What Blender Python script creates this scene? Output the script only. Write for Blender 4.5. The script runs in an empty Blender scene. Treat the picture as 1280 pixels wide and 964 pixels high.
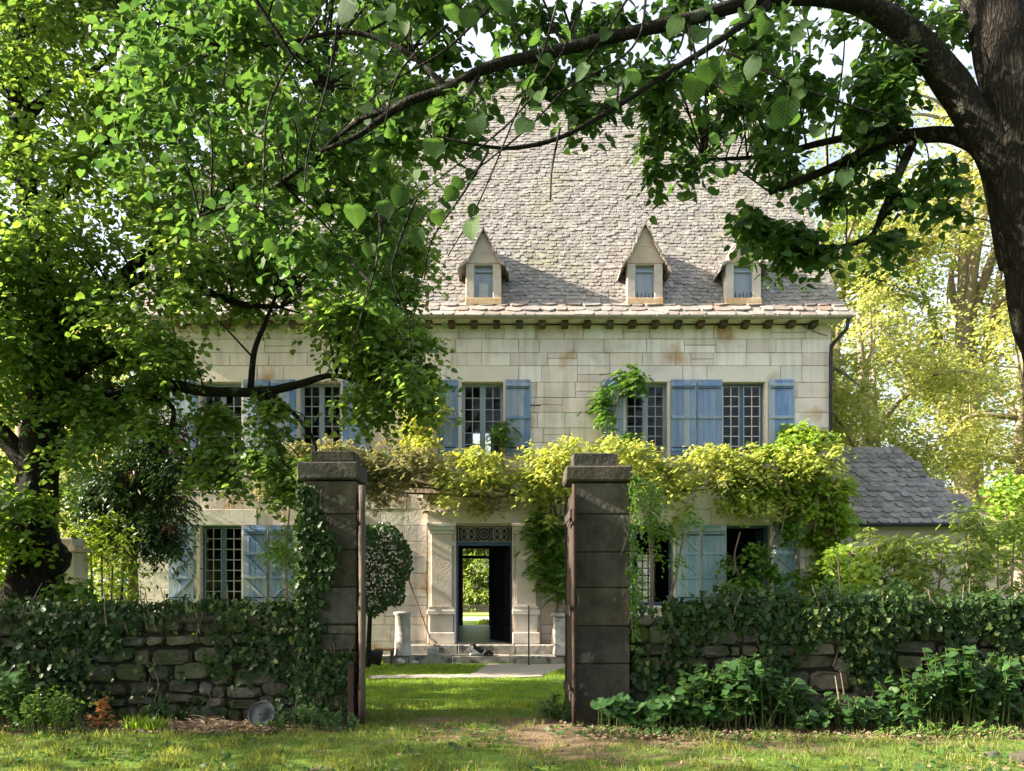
import bpy, bmesh, math, random
import numpy as np
from mathutils import Vector, Matrix, noise
random.seed(7); RNG = np.random.default_rng(7)
SC = bpy.context.scene; COL = SC.collection
PI = math.pi
# ---------------------------------------------------------------- camera, world, sun, exposure
FPX, HOR, EYE = 950.0, 738.0, 1.6
cd = bpy.data.cameras.new('camera'); cam = bpy.data.objects.new('camera', cd); COL.objects.link(cam)
cam.location = (0, 0, EYE); cam.rotation_euler = (PI/2, 0, 0)
cd.sensor_fit = 'HORIZONTAL'; cd.sensor_width = 36; cd.lens = FPX/1280*36
cd.shift_y = (HOR-482)/1280; cd.clip_start = .05; cd.clip_end = 3000
SC.camera = cam
SUN_EL, SUN_AZ = math.radians(28), math.radians(2.5)     # az: how far in front of the facade plane the sun stands (sun on the left)
sdir = Vector((-math.cos(SUN_EL)*math.cos(SUN_AZ), -math.cos(SUN_EL)*math.sin(SUN_AZ), math.sin(SUN_EL)))
W = bpy.data.worlds.new('World'); SC.world = W; W.use_nodes = True
nt = W.node_tree; nt.nodes.clear()
sky = nt.nodes.new('ShaderNodeTexSky'); sky.sky_type = 'NISHITA'; sky.sun_disc = False
sky.sun_elevation = SUN_EL; sky.sun_rotation = math.atan2(sdir.x, sdir.y)
sky.air_density = .8; sky.dust_density = 6; sky.ozone_density = 1.0
bg = nt.nodes.new('ShaderNodeBackground'); bg.inputs[1].default_value = .10
wo = nt.nodes.new('ShaderNodeOutputWorld')
# thin high cloud veil over the clear sky
tcw = nt.nodes.new('ShaderNodeTexCoord'); mpw = nt.nodes.new('ShaderNodeMapping'); mpw.inputs['Scale'].default_value = (1, 1, 3.5); nt.links.new(tcw.outputs['Generated'], mpw.inputs[0])
cn = nt.nodes.new('ShaderNodeTexNoise'); cn.inputs['Scale'].default_value = 3.2; cn.inputs['Detail'].default_value = 7; nt.links.new(mpw.outputs[0], cn.inputs['Vector'])
cr = nt.nodes.new('ShaderNodeMapRange'); cr.inputs[1].default_value = .38; cr.inputs[2].default_value = .66; cr.inputs[3].default_value = .22; cr.inputs[4].default_value = .62; nt.links.new(cn.outputs[0], cr.inputs[0])
cm = nt.nodes.new('ShaderNodeMix'); cm.data_type = 'RGBA'; cm.inputs['B'].default_value = (4.0, 4.1, 4.2, 1); nt.links.new(cr.outputs[0], cm.inputs['Factor']); nt.links.new(sky.outputs[0], cm.inputs['A'])
nt.links.new(cm.outputs['Result'], bg.inputs[0]); nt.links.new(bg.outputs[0], wo.inputs[0])
sl = bpy.data.lights.new('sun', 'SUN'); sl.energy = 5.0; sl.angle = math.radians(.5); sl.color = (1, .89, .72)
so = bpy.data.objects.new('sun', sl); COL.objects.link(so); so.location = (-20, 0, 20)
so.rotation_euler = sdir.to_track_quat('Z', 'Y').to_euler()
SC.view_settings.view_transform = 'Standard'; SC.view_settings.look = 'None'
SC.view_settings.gamma = 1; SC.view_settings.exposure = 2.28
SC.cycles.max_bounces = 8; SC.cycles.diffuse_bounces = 4; SC.cycles.transmission_bounces = 5
SC.cycles.transparent_max_bounces = 12; SC.cycles.sample_clamp_indirect = 6

def P(px, py, Y): return Vector(((px-640)/FPX*Y, Y, EYE+(HOR-py)/FPX*Y))
def G(px, py): Y = EYE*FPX/(py-HOR); return Vector(((px-640)/FPX*Y, Y, 0))
# ---------------------------------------------------------------- materials
def mat(name, c1, c2=None, scale=3.0, rough=.85, bump=.3, bscale=None, rand=.0, c3=None, c3scale=1.0, c3lo=.55, c3hi=.7, metal=0, detail=6, spec=.3, stretch=None, island=0, streak=0):
    """two mottled colours, an optional third for stains, per-object brightness change, bump"""
    m = bpy.data.materials.new(name); m.use_nodes = True; N = m.node_tree; L = N.links
    b = N.nodes['Principled BSDF']; b.inputs['Roughness'].default_value = rough; b.inputs['Metallic'].default_value = metal
    b.inputs['Specular IOR Level'].default_value = spec
    tc = N.nodes.new('ShaderNodeTexCoord'); src = tc.outputs['Object']
    ge = N.nodes.new('ShaderNodeNewGeometry'); src = ge.outputs['Position']
    if stretch:
        mp = N.nodes.new('ShaderNodeMapping'); mp.inputs['Scale'].default_value = stretch; L.new(src, mp.inputs[0]); src = mp.outputs[0]
    n1 = N.nodes.new('ShaderNodeTexNoise'); n1.inputs['Scale'].default_value = scale; n1.inputs['Detail'].default_value = detail; n1.inputs['Roughness'].default_value = .65
    L.new(src, n1.inputs['Vector'])
    mr = N.nodes.new('ShaderNodeMapRange'); mr.inputs[1].default_value = .35; mr.inputs[2].default_value = .65; L.new(n1.outputs[0], mr.inputs[0])
    mx = N.nodes.new('ShaderNodeMix'); mx.data_type = 'RGBA'; mx.inputs['A'].default_value = (*c1, 1); mx.inputs['B'].default_value = (*(c2 or c1), 1)
    L.new(mr.outputs[0], mx.inputs['Factor']); out = mx.outputs['Result']
    if c3:
        n2 = N.nodes.new('ShaderNodeTexNoise'); n2.inputs['Scale'].default_value = c3scale; n2.inputs['Detail'].default_value = 5; L.new(src, n2.inputs['Vector'])
        m2 = N.nodes.new('ShaderNodeMapRange'); m2.inputs[1].default_value = c3lo; m2.inputs[2].default_value = c3hi; L.new(n2.outputs[0], m2.inputs[0])
        x2 = N.nodes.new('ShaderNodeMix'); x2.data_type = 'RGBA'; x2.inputs['B'].default_value = (*c3, 1)
        L.new(out, x2.inputs['A']); L.new(m2.outputs[0], x2.inputs['Factor']); out = x2.outputs['Result']
    if rand:
        oi = N.nodes.new('ShaderNodeObjectInfo'); r = N.nodes.new('ShaderNodeMapRange')
        r.inputs[3].default_value = 1-rand; r.inputs[4].default_value = 1+rand; L.new(oi.outputs['Random'], r.inputs[0])
        h = N.nodes.new('ShaderNodeHueSaturation'); L.new(r.outputs[0], h.inputs['Value']); L.new(out, h.inputs['Color'])
        r2 = N.nodes.new('ShaderNodeMapRange'); r2.inputs[3].default_value = .6; r2.inputs[4].default_value = 1.5
        w = N.nodes.new('ShaderNodeTexWhiteNoise'); w.noise_dimensions = '1D'; L.new(oi.outputs['Random'], w.inputs['W'])
        L.new(w.outputs['Value'], r2.inputs[0]); L.new(r2.outputs[0], h.inputs['Saturation']); out = h.outputs[0]
    if streak:
        mq = N.nodes.new('ShaderNodeMapping'); mq.inputs['Scale'].default_value = (3.2, 3.2, .28); L.new(ge.outputs['Position'], mq.inputs[0])
        nq = N.nodes.new('ShaderNodeTexNoise'); nq.inputs['Scale'].default_value = 1.6; nq.inputs['Detail'].default_value = 7; L.new(mq.outputs[0], nq.inputs['Vector'])
        rq = N.nodes.new('ShaderNodeMapRange'); rq.inputs[1].default_value = .48; rq.inputs[2].default_value = .70; rq.inputs[3].default_value = 1; rq.inputs[4].default_value = 1-streak; L.new(nq.outputs[0], rq.inputs[0])
        hq = N.nodes.new('ShaderNodeHueSaturation'); L.new(rq.outputs[0], hq.inputs['Value']); L.new(out, hq.inputs['Color']); out = hq.outputs[0]
    if island:
        gi = N.nodes.new('ShaderNodeNewGeometry'); r = N.nodes.new('ShaderNodeMapRange'); r.inputs[3].default_value = 1-island; r.inputs[4].default_value = 1+island*.8
        L.new(gi.outputs['Random Per Island'], r.inputs[0]); h = N.nodes.new('ShaderNodeHueSaturation'); L.new(r.outputs[0], h.inputs['Value']); L.new(out, h.inputs['Color'])
        w = N.nodes.new('ShaderNodeTexWhiteNoise'); w.noise_dimensions = '1D'; L.new(gi.outputs['Random Per Island'], w.inputs['W']); L.new(w.outputs['Value'], h.inputs['Saturation'])
        r3 = N.nodes.new('ShaderNodeMapRange'); r3.inputs[3].default_value = .4; r3.inputs[4].default_value = 1.2; L.new(w.outputs['Value'], r3.inputs[0]); L.new(r3.outputs[0], h.inputs['Saturation']); out = h.outputs[0]
    L.new(out, b.inputs['Base Color'])
    if bump:
        n3 = N.nodes.new('ShaderNodeTexNoise'); n3.inputs['Scale'].default_value = bscale or scale*6; n3.inputs['Detail'].default_value = 8
        L.new(src, n3.inputs['Vector'])
        bp = N.nodes.new('ShaderNodeBump'); bp.inputs['Strength'].default_value = bump; bp.inputs['Distance'].default_value = .03
        L.new(n3.outputs[0], bp.inputs['Height']); L.new(bp.outputs[0], b.inputs['Normal'])
    return m

def leafmat(name, c1, c2, trans=.5, tboost=(2.2, 1.9, .9), rough=.45, spec=.4):
    m = bpy.data.materials.new(name); m.use_nodes = True; N = m.node_tree; L = N.links
    b = N.nodes['Principled BSDF']; b.inputs['Roughness'].default_value = rough; b.inputs['Specular IOR Level'].default_value = spec
    at = N.nodes.new('ShaderNodeAttribute'); at.attribute_name = 'rnd'
    oi = N.nodes.new('ShaderNodeObjectInfo'); ad = N.nodes.new('ShaderNodeMath'); ad.operation = 'MULTIPLY_ADD'; ad.inputs[1].default_value = .25
    L.new(oi.outputs['Random'], ad.inputs[0]); L.new(at.outputs['Fac'], ad.inputs[2])
    mx = N.nodes.new('ShaderNodeMix'); mx.data_type = 'RGBA'; mx.inputs['A'].default_value = (*c1, 1); mx.inputs['B'].default_value = (*c2, 1)
    L.new(ad.outputs[0], mx.inputs['Factor'])
    L.new(mx.outputs['Result'], b.inputs['Base Color'])
    tr = N.nodes.new('ShaderNodeBsdfTranslucent')
    mu = N.nodes.new('ShaderNodeMix'); mu.data_type = 'RGBA'; mu.blend_type = 'MULTIPLY'; mu.inputs['Factor'].default_value = 1
    mu.inputs['B'].default_value = (*tboost, 1); mu.clamp_result = False; L.new(mx.outputs['Result'], mu.inputs['A']); L.new(mu.outputs['Result'], tr.inputs[0])
    ms = N.nodes.new('ShaderNodeMixShader'); ms.inputs[0].default_value = trans
    L.new(b.outputs[0], ms.inputs[1]); L.new(tr.outputs[0], ms.inputs[2])
    L.new(ms.outputs[0], N.nodes['Material Output'].inputs[0])
    return m

M = {}
def barkmat():
    m = bpy.data.materials.new('furrowed_bark'); m.use_nodes = True; N = m.node_tree; L = N.links; b = N.nodes['Principled BSDF']; b.inputs['Roughness'].default_value = .95; b.inputs['Specular IOR Level'].default_value = .15
    g = N.nodes.new('ShaderNodeNewGeometry'); mp = N.nodes.new('ShaderNodeMapping'); mp.inputs['Scale'].default_value = (1, 1, .2); L.new(g.outputs['Position'], mp.inputs[0])
    wz = N.nodes.new('ShaderNodeTexNoise'); wz.inputs['Scale'].default_value = 9; wz.inputs['Detail'].default_value = 6; L.new(mp.outputs[0], wz.inputs['Vector'])
    va = N.nodes.new('ShaderNodeVectorMath'); va.operation = 'MULTIPLY_ADD'; va.inputs[1].default_value = (.3,.3,.3); L.new(wz.outputs['Color'], va.inputs[0]); L.new(mp.outputs[0], va.inputs[2])
    v = N.nodes.new('ShaderNodeTexVoronoi'); v.feature = 'DISTANCE_TO_EDGE'; v.inputs['Scale'].default_value = 30; L.new(va.outputs[0], v.inputs['Vector'])
    mr = N.nodes.new('ShaderNodeMapRange'); mr.inputs[2].default_value = .28; L.new(v.outputs['Distance'], mr.inputs[0])
    n = N.nodes.new('ShaderNodeTexNoise'); n.inputs['Scale'].default_value = 45; n.inputs['Detail'].default_value = 8; L.new(mp.outputs[0], n.inputs['Vector'])
    ad = N.nodes.new('ShaderNodeMath'); ad.operation = 'MULTIPLY_ADD'; ad.inputs[1].default_value = .6; L.new(n.outputs[0], ad.inputs[0]); L.new(mr.outputs[0], ad.inputs[2])
    bp = N.nodes.new('ShaderNodeBump'); bp.inputs['Strength'].default_value = 1; bp.inputs['Distance'].default_value = .025; L.new(ad.outputs[0], bp.inputs['Height']); L.new(bp.outputs[0], b.inputs['Normal'])
    x = N.nodes.new('ShaderNodeMix'); x.data_type = 'RGBA'; x.inputs['A'].default_value = (.012,.010,.009,1); x.inputs['B'].default_value = (.034,.029,.024,1); L.new(mr.outputs[0], x.inputs['Factor'])
    ln = N.nodes.new('ShaderNodeTexNoise'); ln.inputs['Scale'].default_value = 5; ln.inputs['Detail'].default_value = 7; L.new(g.outputs['Position'], ln.inputs['Vector'])
    l2 = N.nodes.new('ShaderNodeMapRange'); l2.inputs[1].default_value = .60; l2.inputs[2].default_value = .66; L.new(ln.outputs[0], l2.inputs[0])
    y = N.nodes.new('ShaderNodeMix'); y.data_type = 'RGBA'; y.inputs['B'].default_value = (.085,.095,.07,1); L.new(l2.outputs[0], y.inputs['Factor']); L.new(x.outputs['Result'], y.inputs['A'])
    L.new(y.outputs['Result'], b.inputs['Base Color']); return m
M['ashlar'] = mat('limestone_blocks', (.75,.675,.635), (.64,.565,.525), 2.6, .9, .3, 14, .13, (.50,.33,.20), 1.1, .60, .72, streak=.28)
M['dressed'] = mat('dressed_limestone', (.70,.635,.585), (.62,.555,.50), 1.6, .88, .15, 20, .04, (.36,.31,.22), 1.3, .6, .8)
M['mortar'] = mat('lime_mortar', (.60,.54,.47), (.46,.40,.34), 5, .95, .3)
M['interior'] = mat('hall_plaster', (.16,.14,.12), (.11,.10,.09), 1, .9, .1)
M['hallfloor'] = mat('hall_flagstones', (.34,.36,.38), (.24,.26,.28), 3, .35, .1)
M['slate'] = mat('stone_roof_slates', (.265,.242,.222), (.145,.135,.13), 9, .85, .4, 30, 0, (.19,.18,.125), .7, .48, .74, island=.24)
M['slate_piece'] = mat('eave_slates', (.28,.252,.228), (.18,.155,.145), 7, .8, .5, 30, .22, (.30,.21,.165), 1.6, .58, .75)
M['slate_dark'] = mat('dark_slates', (.25,.235,.215), (.12,.115,.11), 5, .6, .5, 30, .3)
M['dormer'] = mat('dormer_stone', (.50,.42,.36), (.40,.33,.28), 3, .9, .2, 20, .05)
M['ochre'] = mat('ochre_sill_stone', (.48,.28,.12), (.55,.45,.33), 9, .9, .2)
M['zinc'] = mat('zinc_gutter', (.40,.37,.33), (.30,.25,.21), 4, .5, .05, metal=.3)
M['rust'] = mat('rusty_iron', (.06,.034,.024), (.028,.022,.02), 14, .75, .3, metal=.3)
M['iron'] = mat('black_iron', (.035,.04,.045), (.02,.02,.022), 9, .5, .1, metal=.4)
M['blue'] = mat('blue_shutter_paint', (.175,.24,.39), (.235,.30,.43), 6, .75, .3, 30, .10, (.36,.40,.43), 3.5, .55, .75, stretch=(1,1,.25))
M['pale'] = mat('faded_shutter_paint', (.22,.31,.37), (.30,.38,.42), 5, .7, .25, 30, .08, (.44,.46,.44), 2.5, .55, .75, stretch=(1,1,.25))
M['frame'] = mat('window_frame_paint', (.22,.28,.36), (.28,.33,.40), 8, .6, .1)
M['frame_dark'] = mat('dark_window_frame', (.045,.09,.16), (.07,.12,.2), 8, .6, .1)
M['bar'] = mat('glazing_bar_paint', (.36,.38,.40), (.26,.29,.32), 8, .6, .1)
M['bar_white'] = mat('white_glazing_bars', (.62,.61,.57), (.48,.49,.48), 8, .6, .1)
M['oldwood'] = mat('weathered_wood', (.13,.09,.062), (.06,.045,.035), 8, .8, .5, 40, .1, stretch=(1,1,.15))
M['gatewood'] = mat('dark_gate_wood', (.06,.042,.032), (.03,.024,.02), 8, .8, .5, 40, .1, stretch=(1,1,.15))
M['drygrass'] = mat('dry_olive_grass', (.26,.25,.09), (.18,.20,.06), 2, .95, .4)
M['darkwood'] = mat('dark_door_wood', (.022,.022,.028), (.012,.012,.016), 6, .35, .1)
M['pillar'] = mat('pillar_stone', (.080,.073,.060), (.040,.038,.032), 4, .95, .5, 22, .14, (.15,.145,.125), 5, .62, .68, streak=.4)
M['rubble'] = mat('rubble_stone', (.11,.10,.083), (.05,.046,.038), 5, .95, .9, 18, .4, (.045,.055,.025), 2.2, .46, .6)
M['wallcore'] = mat('wall_earth_mortar', (.035,.03,.024), (.02,.018,.015), 6, 1, .6)
M['step'] = mat('worn_step_stone', (.36,.33,.29), (.20,.19,.17), 6, .9, .5, 25, .1, (.09,.09,.085), 4, .55, .65)
M['white_stone'] = mat('whitewashed_stone', (.52,.50,.45), (.34,.32,.29), 4, .9, .4, 20, 0, (.2,.19,.17), 6, .6, .7)
M['bark'] = barkmat()
M['bark_pale'] = mat('pale_bark', (.26,.22,.16), (.16,.13,.10), 4, .9, .6, 18)
M['vine_bark'] = mat('vine_bark', (.24,.19,.14), (.13,.10,.075), 7, .9, .6, 30)
M['gravel'] = mat('pale_gravel', (.42,.38,.32), (.33,.29,.24), 30, .95, .5, 60)
M['brick'] = mat('brick_red', (.36,.17,.11), (.45,.28,.19), 9, .9, .3, rand=.15)
M['terracotta'] = mat('red_tiles', (.30,.13,.09), (.22,.10,.08), 3, .9, .4)
M['render'] = mat('annex_wall_render', (.46,.40,.32), (.38,.33,.27), 2, .95, .3)
M['galv'] = mat('grey_tin', (.075,.09,.095), (.04,.048,.05), 8, .85, .1, metal=.5)
M['litter'] = mat('dead_leaf_litter', (.26,.18,.11), (.14,.10,.07), 10, .9, .2)
M['lime_leaf'] = leafmat('lime_leaves', (.028,.085,.018), (.06,.15,.025), .42, (2.6,2.3,.9))
M['near_leaf'] = leafmat('lime_leaves_near', (.022,.056,.024), (.065,.118,.036), .42, (2.1,2.2,1.0), .5, .2)
M['left_leaf'] = leafmat('maple_leaves', (.052,.108,.034), (.145,.215,.05), .5, (2.0,2.0,.9))
M['sunny_leaf'] = leafmat('sunny_background_leaves', (.22,.27,.08), (.40,.41,.14), .5, (1.5,1.4,.8), .6)
M['bgreen_leaf'] = leafmat('green_background_leaves', (.09,.16,.035), (.20,.26,.05), .45, (1.8,1.7,.8), .6)
M['dark_leaf'] = leafmat('laurel_leaves', (.018,.045,.018), (.04,.08,.025), .2, (2,2,.8), .4)
M['pink_leaf'] = leafmat('pink_new_leaves', (.28,.11,.10), (.35,.20,.14), .4, (1.4,1.2,1), .5)
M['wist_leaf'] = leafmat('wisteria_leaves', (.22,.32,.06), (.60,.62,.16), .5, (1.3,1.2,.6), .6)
M['wist_shade'] = leafmat('wisteria_shaded_leaves', (.14,.155,.075), (.26,.255,.12), .45, (1.5,1.4,.8), .6)  # duller copy of the wisteria leaf colour, standing in for shade
M['vine_leaf'] = leafmat('vine_leaves', (.10,.22,.025), (.26,.36,.04), .5, (1.7,1.5,.7), .5)
M['vgreen_leaf'] = leafmat('vine_green_leaves', (.05,.13,.022), (.11,.21,.03), .45, (2,1.8,.8), .45)
M['ivy_leaf'] = leafmat('ivy_leaves', (.012,.032,.010), (.032,.065,.017), .15, (2,2,.8), .5, .18)
M['ivy_pale'] = leafmat('ivy_young_leaves', (.07,.12,.03), (.17,.20,.06), .4, (1.6,1.5,.8), .4)
M['plant_leaf'] = leafmat('broad_plant_leaves', (.022,.064,.020), (.048,.112,.027), .35, (2.2,2,.8), .42, .45)
M['grass'] = leafmat('grass_blades', (.06,.115,.025), (.20,.235,.07), .4, (1.9,1.7,.7), .6, .2)
M['lawn'] = leafmat('lawn_blades', (.13,.235,.03), (.24,.36,.05), .4, (1.9,1.7,.7), .6, .2)
M['rustfern'] = leafmat('dead_fern', (.30,.10,.035), (.42,.17,.06), .3, (1.3,1.1,.9), .8)
def emissless_glass():
    m = bpy.data.materials.new('window_glass'); m.use_nodes = True; N = m.node_tree; L = N.links; N.nodes.remove(N.nodes['Principled BSDF'])
    t = N.nodes.new('ShaderNodeBsdfTransparent'); t.inputs[0].default_value = (.75,.8,.8,1)
    g = N.nodes.new('ShaderNodeBsdfGlossy'); g.inputs['Roughness'].default_value = .06; g.inputs[0].default_value = (.9,.93,1,1)
    fr = N.nodes.new('ShaderNodeFresnel'); fr.inputs[0].default_value = 1.38
    nz = N.nodes.new('ShaderNodeTexNoise'); nz.inputs['Scale'].default_value = 5; bp = N.nodes.new('ShaderNodeBump'); bp.inputs['Strength'].default_value = .12
    L.new(nz.outputs[0], bp.inputs['Height']); L.new(bp.outputs[0], g.inputs['Normal'])
    mx = N.nodes.new('ShaderNodeMixShader'); L.new(fr.outputs[0], mx.inputs[0]); L.new(t.outputs[0], mx.inputs[1]); L.new(g.outputs[0], mx.inputs[2])
    L.new(mx.outputs[0], N.nodes['Material Output'].inputs[0]); return m
M['glass'] = emissless_glass()
def curtainmat():
    return mat('dusty_pane', (.17,.21,.27), (.24,.28,.33), 5, .25, .05, stretch=(1,1,.2), spec=.6)
M['dusty'] = curtainmat()
# ---------------------------------------------------------------- mesh helpers
class MB:
    def __init__(s): s.v = []; s.f = []
    def box(s, x0, x1, y0, y1, z0, z1, jit=0, mtx=None):
        b = len(s.v)
        for x in (x0, x1):
            for y in (y0, y1):
                for z in (z0, z1):
                    p = Vector((x, y, z))
                    if jit: p += Vector([random.uniform(-jit, jit) for _ in range(3)])
                    s.v.append(mtx @ p if mtx else p)
        for q in ((0,1,3,2), (4,6,7,5), (0,4,5,1), (2,3,7,6), (0,2,6,4), (1,5,7,3)): s.f.append([b+i for i in q])
        return s
    def quad(s, *p):
        b = len(s.v); s.v += [Vector(q) for q in p]; s.f.append(list(range(b, b+len(p)))); return s
    def prism(s, poly, y0, y1):          # poly of (x,z) extruded along y
        b = len(s.v); n = len(poly)
        for y in (y0, y1):
            for x, z in poly: s.v.append(Vector((x, y, z)))
        s.f.append([b+i for i in range(n)]); s.f.append([b+n+i for i in reversed(range(n))])
        for i in range(n): j = (i+1) % n; s.f.append([b+j, b+i, b+n+i, b+n+j])
        return s
    def tube(s, pts, rad, n=8, rough=0., cap=True, twist=.0):
        pts = [Vector(p) for p in pts]
        if not hasattr(rad, '__len__'): rad = [rad]*len(pts)
        b = len(s.v); up = Vector((.13, .2, 1)).normalized(); prev = None
        for i, p in enumerate(pts):
            t = (pts[min(i+1, len(pts)-1)]-pts[max(i-1, 0)]).normalized()
            a = (prev - t*prev.dot(t)).normalized() if prev else t.orthogonal().normalized()
            prev = a; c = t.cross(a)
            for k in range(n):
                th = 2*PI*k/n
                r = rad[i]
                if rough:
                    q = p*1.7+(a*math.cos(th)+c*math.sin(th))*.9
                    r *= 1+rough*(noise.noise(q*1.3)*1.2+.5*noise.noise(q*4))+rough*.5*math.sin(5*th+3*noise.noise(p*.8))
                s.v.append(p+(a*math.cos(th)+c*math.sin(th))*r)
        for i in range(len(pts)-1):
            for k in range(n):
                k2 = (k+1) % n; s.f.append([b+i*n+k, b+i*n+k2, b+(i+1)*n+k2, b+(i+1)*n+k])
        if cap: s.f.append([b+k for k in reversed(range(n))]); s.f.append([b+(len(pts)-1)*n+k for k in range(n)])
        return s
    def lathe(s, prof, c, n=16):         # prof (r,z)
        b = len(s.v)
        for r, z in prof:
            for k in range(n): s.v.append(Vector((c[0]+r*math.cos(2*PI*k/n), c[1]+r*math.sin(2*PI*k/n), c[2]+z)))
        for i in range(len(prof)-1):
            for k in range(n): k2 = (k+1) % n; s.f.append([b+i*n+k, b+i*n+k2, b+(i+1)*n+k2, b+(i+1)*n+k])
        s.f.append([b+k for k in reversed(range(n))]); s.f.append([b+(len(prof)-1)*n+k for k in range(n)])
        return s
    def build(s, name, m, parent=None, smooth=False, bevel=0, **tags):
        me = bpy.data.meshes.new(name); me.from_pydata([tuple(v) for v in s.v], [], s.f); me.validate(); me.update()
        if bevel:
            bm = bmesh.new(); bm.from_mesh(me); bmesh.ops.bevel(bm, geom=bm.edges[:], offset=bevel, segments=1, affect='EDGES'); bm.to_mesh(me); bm.free()
        me.materials.append(m)
        if smooth: me.polygons.foreach_set('use_smooth', [True]*len(me.polygons))
        o = bpy.data.objects.new(name, me); COL.objects.link(o); o.parent = parent
        for k, v in tags.items(): o[k] = v
        return o
def spline(pts, k=6):
    """Catmull-Rom through rows of (x,y,z,r)"""
    a = np.array([list(p) for p in pts], float); a = np.vstack([2*a[0]-a[1], a, 2*a[-1]-a[-2]]); out = []
    for i in range(1, len(a)-2):
        for t in np.linspace(0, 1, k, endpoint=False):
            out.append(.5*((2*a[i])+(-a[i-1]+a[i+1])*t+(2*a[i-1]-5*a[i]+4*a[i+1]-a[i+2])*t*t+(-a[i-1]+3*a[i]-3*a[i+1]+a[i+2])*t**3))
    out.append(a[-2]); return np.array(out)
def limb(mb, rows, n=10, k=6, rough=.1):
    s = spline(rows, k); mb.tube([Vector(r[:3]) for r in s], [max(.003, r[3]) for r in s], n, rough); return s
def empty(name, loc, label=None, cat=None, group=None):
    o = bpy.data.objects.new(name, None); COL.objects.link(o); o.empty_display_size = .1
    if label: o['label'] = label; o['category'] = cat
    if group: o['group'] = group
    return o
def thing(name, label, cat, group=None, loc=(0,0,0)):
    return empty(name, loc, label, cat, group)     # parts carry world coordinates; origin fixed at the end
def struct(o): o['kind'] = 'structure'; return o
# ---- leaf scattering (numpy)
def T(v, f): return np.array(v, float), np.array(f, int)
HEART = T([(0,0,0),(0,.5,-.05),(0,1.05,-.16),(-.30,-.10,.05),(-.50,.28,.08),(-.34,.70,.0),(.30,-.10,.05),(.50,.28,.08),(.34,.70,.0)],
          [(0,1,4),(0,4,3),(1,2,5),(1,5,4),(0,7,1),(0,6,7),(1,8,2),(1,7,8)])
LOBE = T([(0,0,0),(0,1,-.1),(-.42,.16,.07),(-.34,.66,.03),(.42,.16,.07),(.34,.66,.03)], [(0,1,3),(0,3,2),(0,5,1),(0,4,5)])
DIAM = T([(0,0,0),(0,1,-.1),(-.36,.42,.06),(.36,.42,.06)], [(0,1,2),(0,3,1)])
NARROW = T([(0,0,0),(0,1,-.12),(-.17,.45,.05),(.17,.45,.05)], [(0,1,2),(0,3,1)])
BLADE = T([(-.035,0,0),(.035,0,0),(0,1,.0)], [(0,1,2)])
IVY = T([(0,0,0),(-.45,.05,.05),(-.25,.40,.03),(-.38,.62,.0),(0,1,-.08),(.45,.05,.05),(.25,.40,.03),(.38,.62,.0)], [(0,2,1),(0,4,2),(2,4,3),(0,5,6),(0,6,4),(6,7,4)])
def pinnate(n=6):
    v = []; f = []
    for i in range(n):
        for sd in (-1, 1):
            y = .12+.8*i/n; b = len(v); l = .42*(1-.35*i/n)
            v += [(0,y,-.10*y*y), (sd*l*.9,y+.22,-.16-.10*y*y), (sd*l*.5,y-.02,-.02), (sd*l*.42,y+.20,-.04)]
            f += [(b,b+1,b+2),(b,b+3,b+1)]
    b = len(v); v += [(0,.88,-.1),(0,1.25,-.25),(-.08,1.05,-.14),(.08,1.05,-.14)]; f += [(b,b+1,b+2),(b,b+3,b+1)]
    return T(v, f)
PINN = pinnate()
def norm(a): return a/np.maximum(np.linalg.norm(a, axis=1, keepdims=True), 1e-9)
def scatter(name, tmpl, pos, fwd, nrm, size, m, parent=None, rnd=None, **tags):
    tv, tf = tmpl; n = len(pos); K = len(tv)
    f = norm(fwd); s = norm(np.cross(f, nrm)); u = np.cross(s, f); size = np.broadcast_to(size, (n,))
    V = pos[:, None, :]+size[:, None, None]*(tv[None, :, 0:1]*s[:, None, :]+tv[None, :, 1:2]*f[:, None, :]+tv[None, :, 2:3]*u[:, None, :])
    V = V.reshape(-1, 3); F = (tf[None]+(np.arange(n)*K)[:, None, None]).reshape(-1, 3)
    me = bpy.data.meshes.new(name); me.vertices.add(len(V)); me.vertices.foreach_set('co', V.astype(np.float32).ravel())
    me.loops.add(F.size); me.loops.foreach_set('vertex_index', F.astype(np.int32).ravel())
    me.polygons.add(len(F)); me.polygons.foreach_set('loop_start', np.arange(0, F.size, 3, dtype=np.int32)); me.update(calc_edges=True)
    a = me.attributes.new('rnd', 'FLOAT', 'POINT')
    r = RNG.random(n) if rnd is None else rnd
    a.data.foreach_set('value', np.repeat(r, K).astype(np.float32))
    me.materials.append(m); o = bpy.data.objects.new(name, me); COL.objects.link(o); o.parent = parent
    for k, v in tags.items(): o[k] = v
    return o
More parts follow.
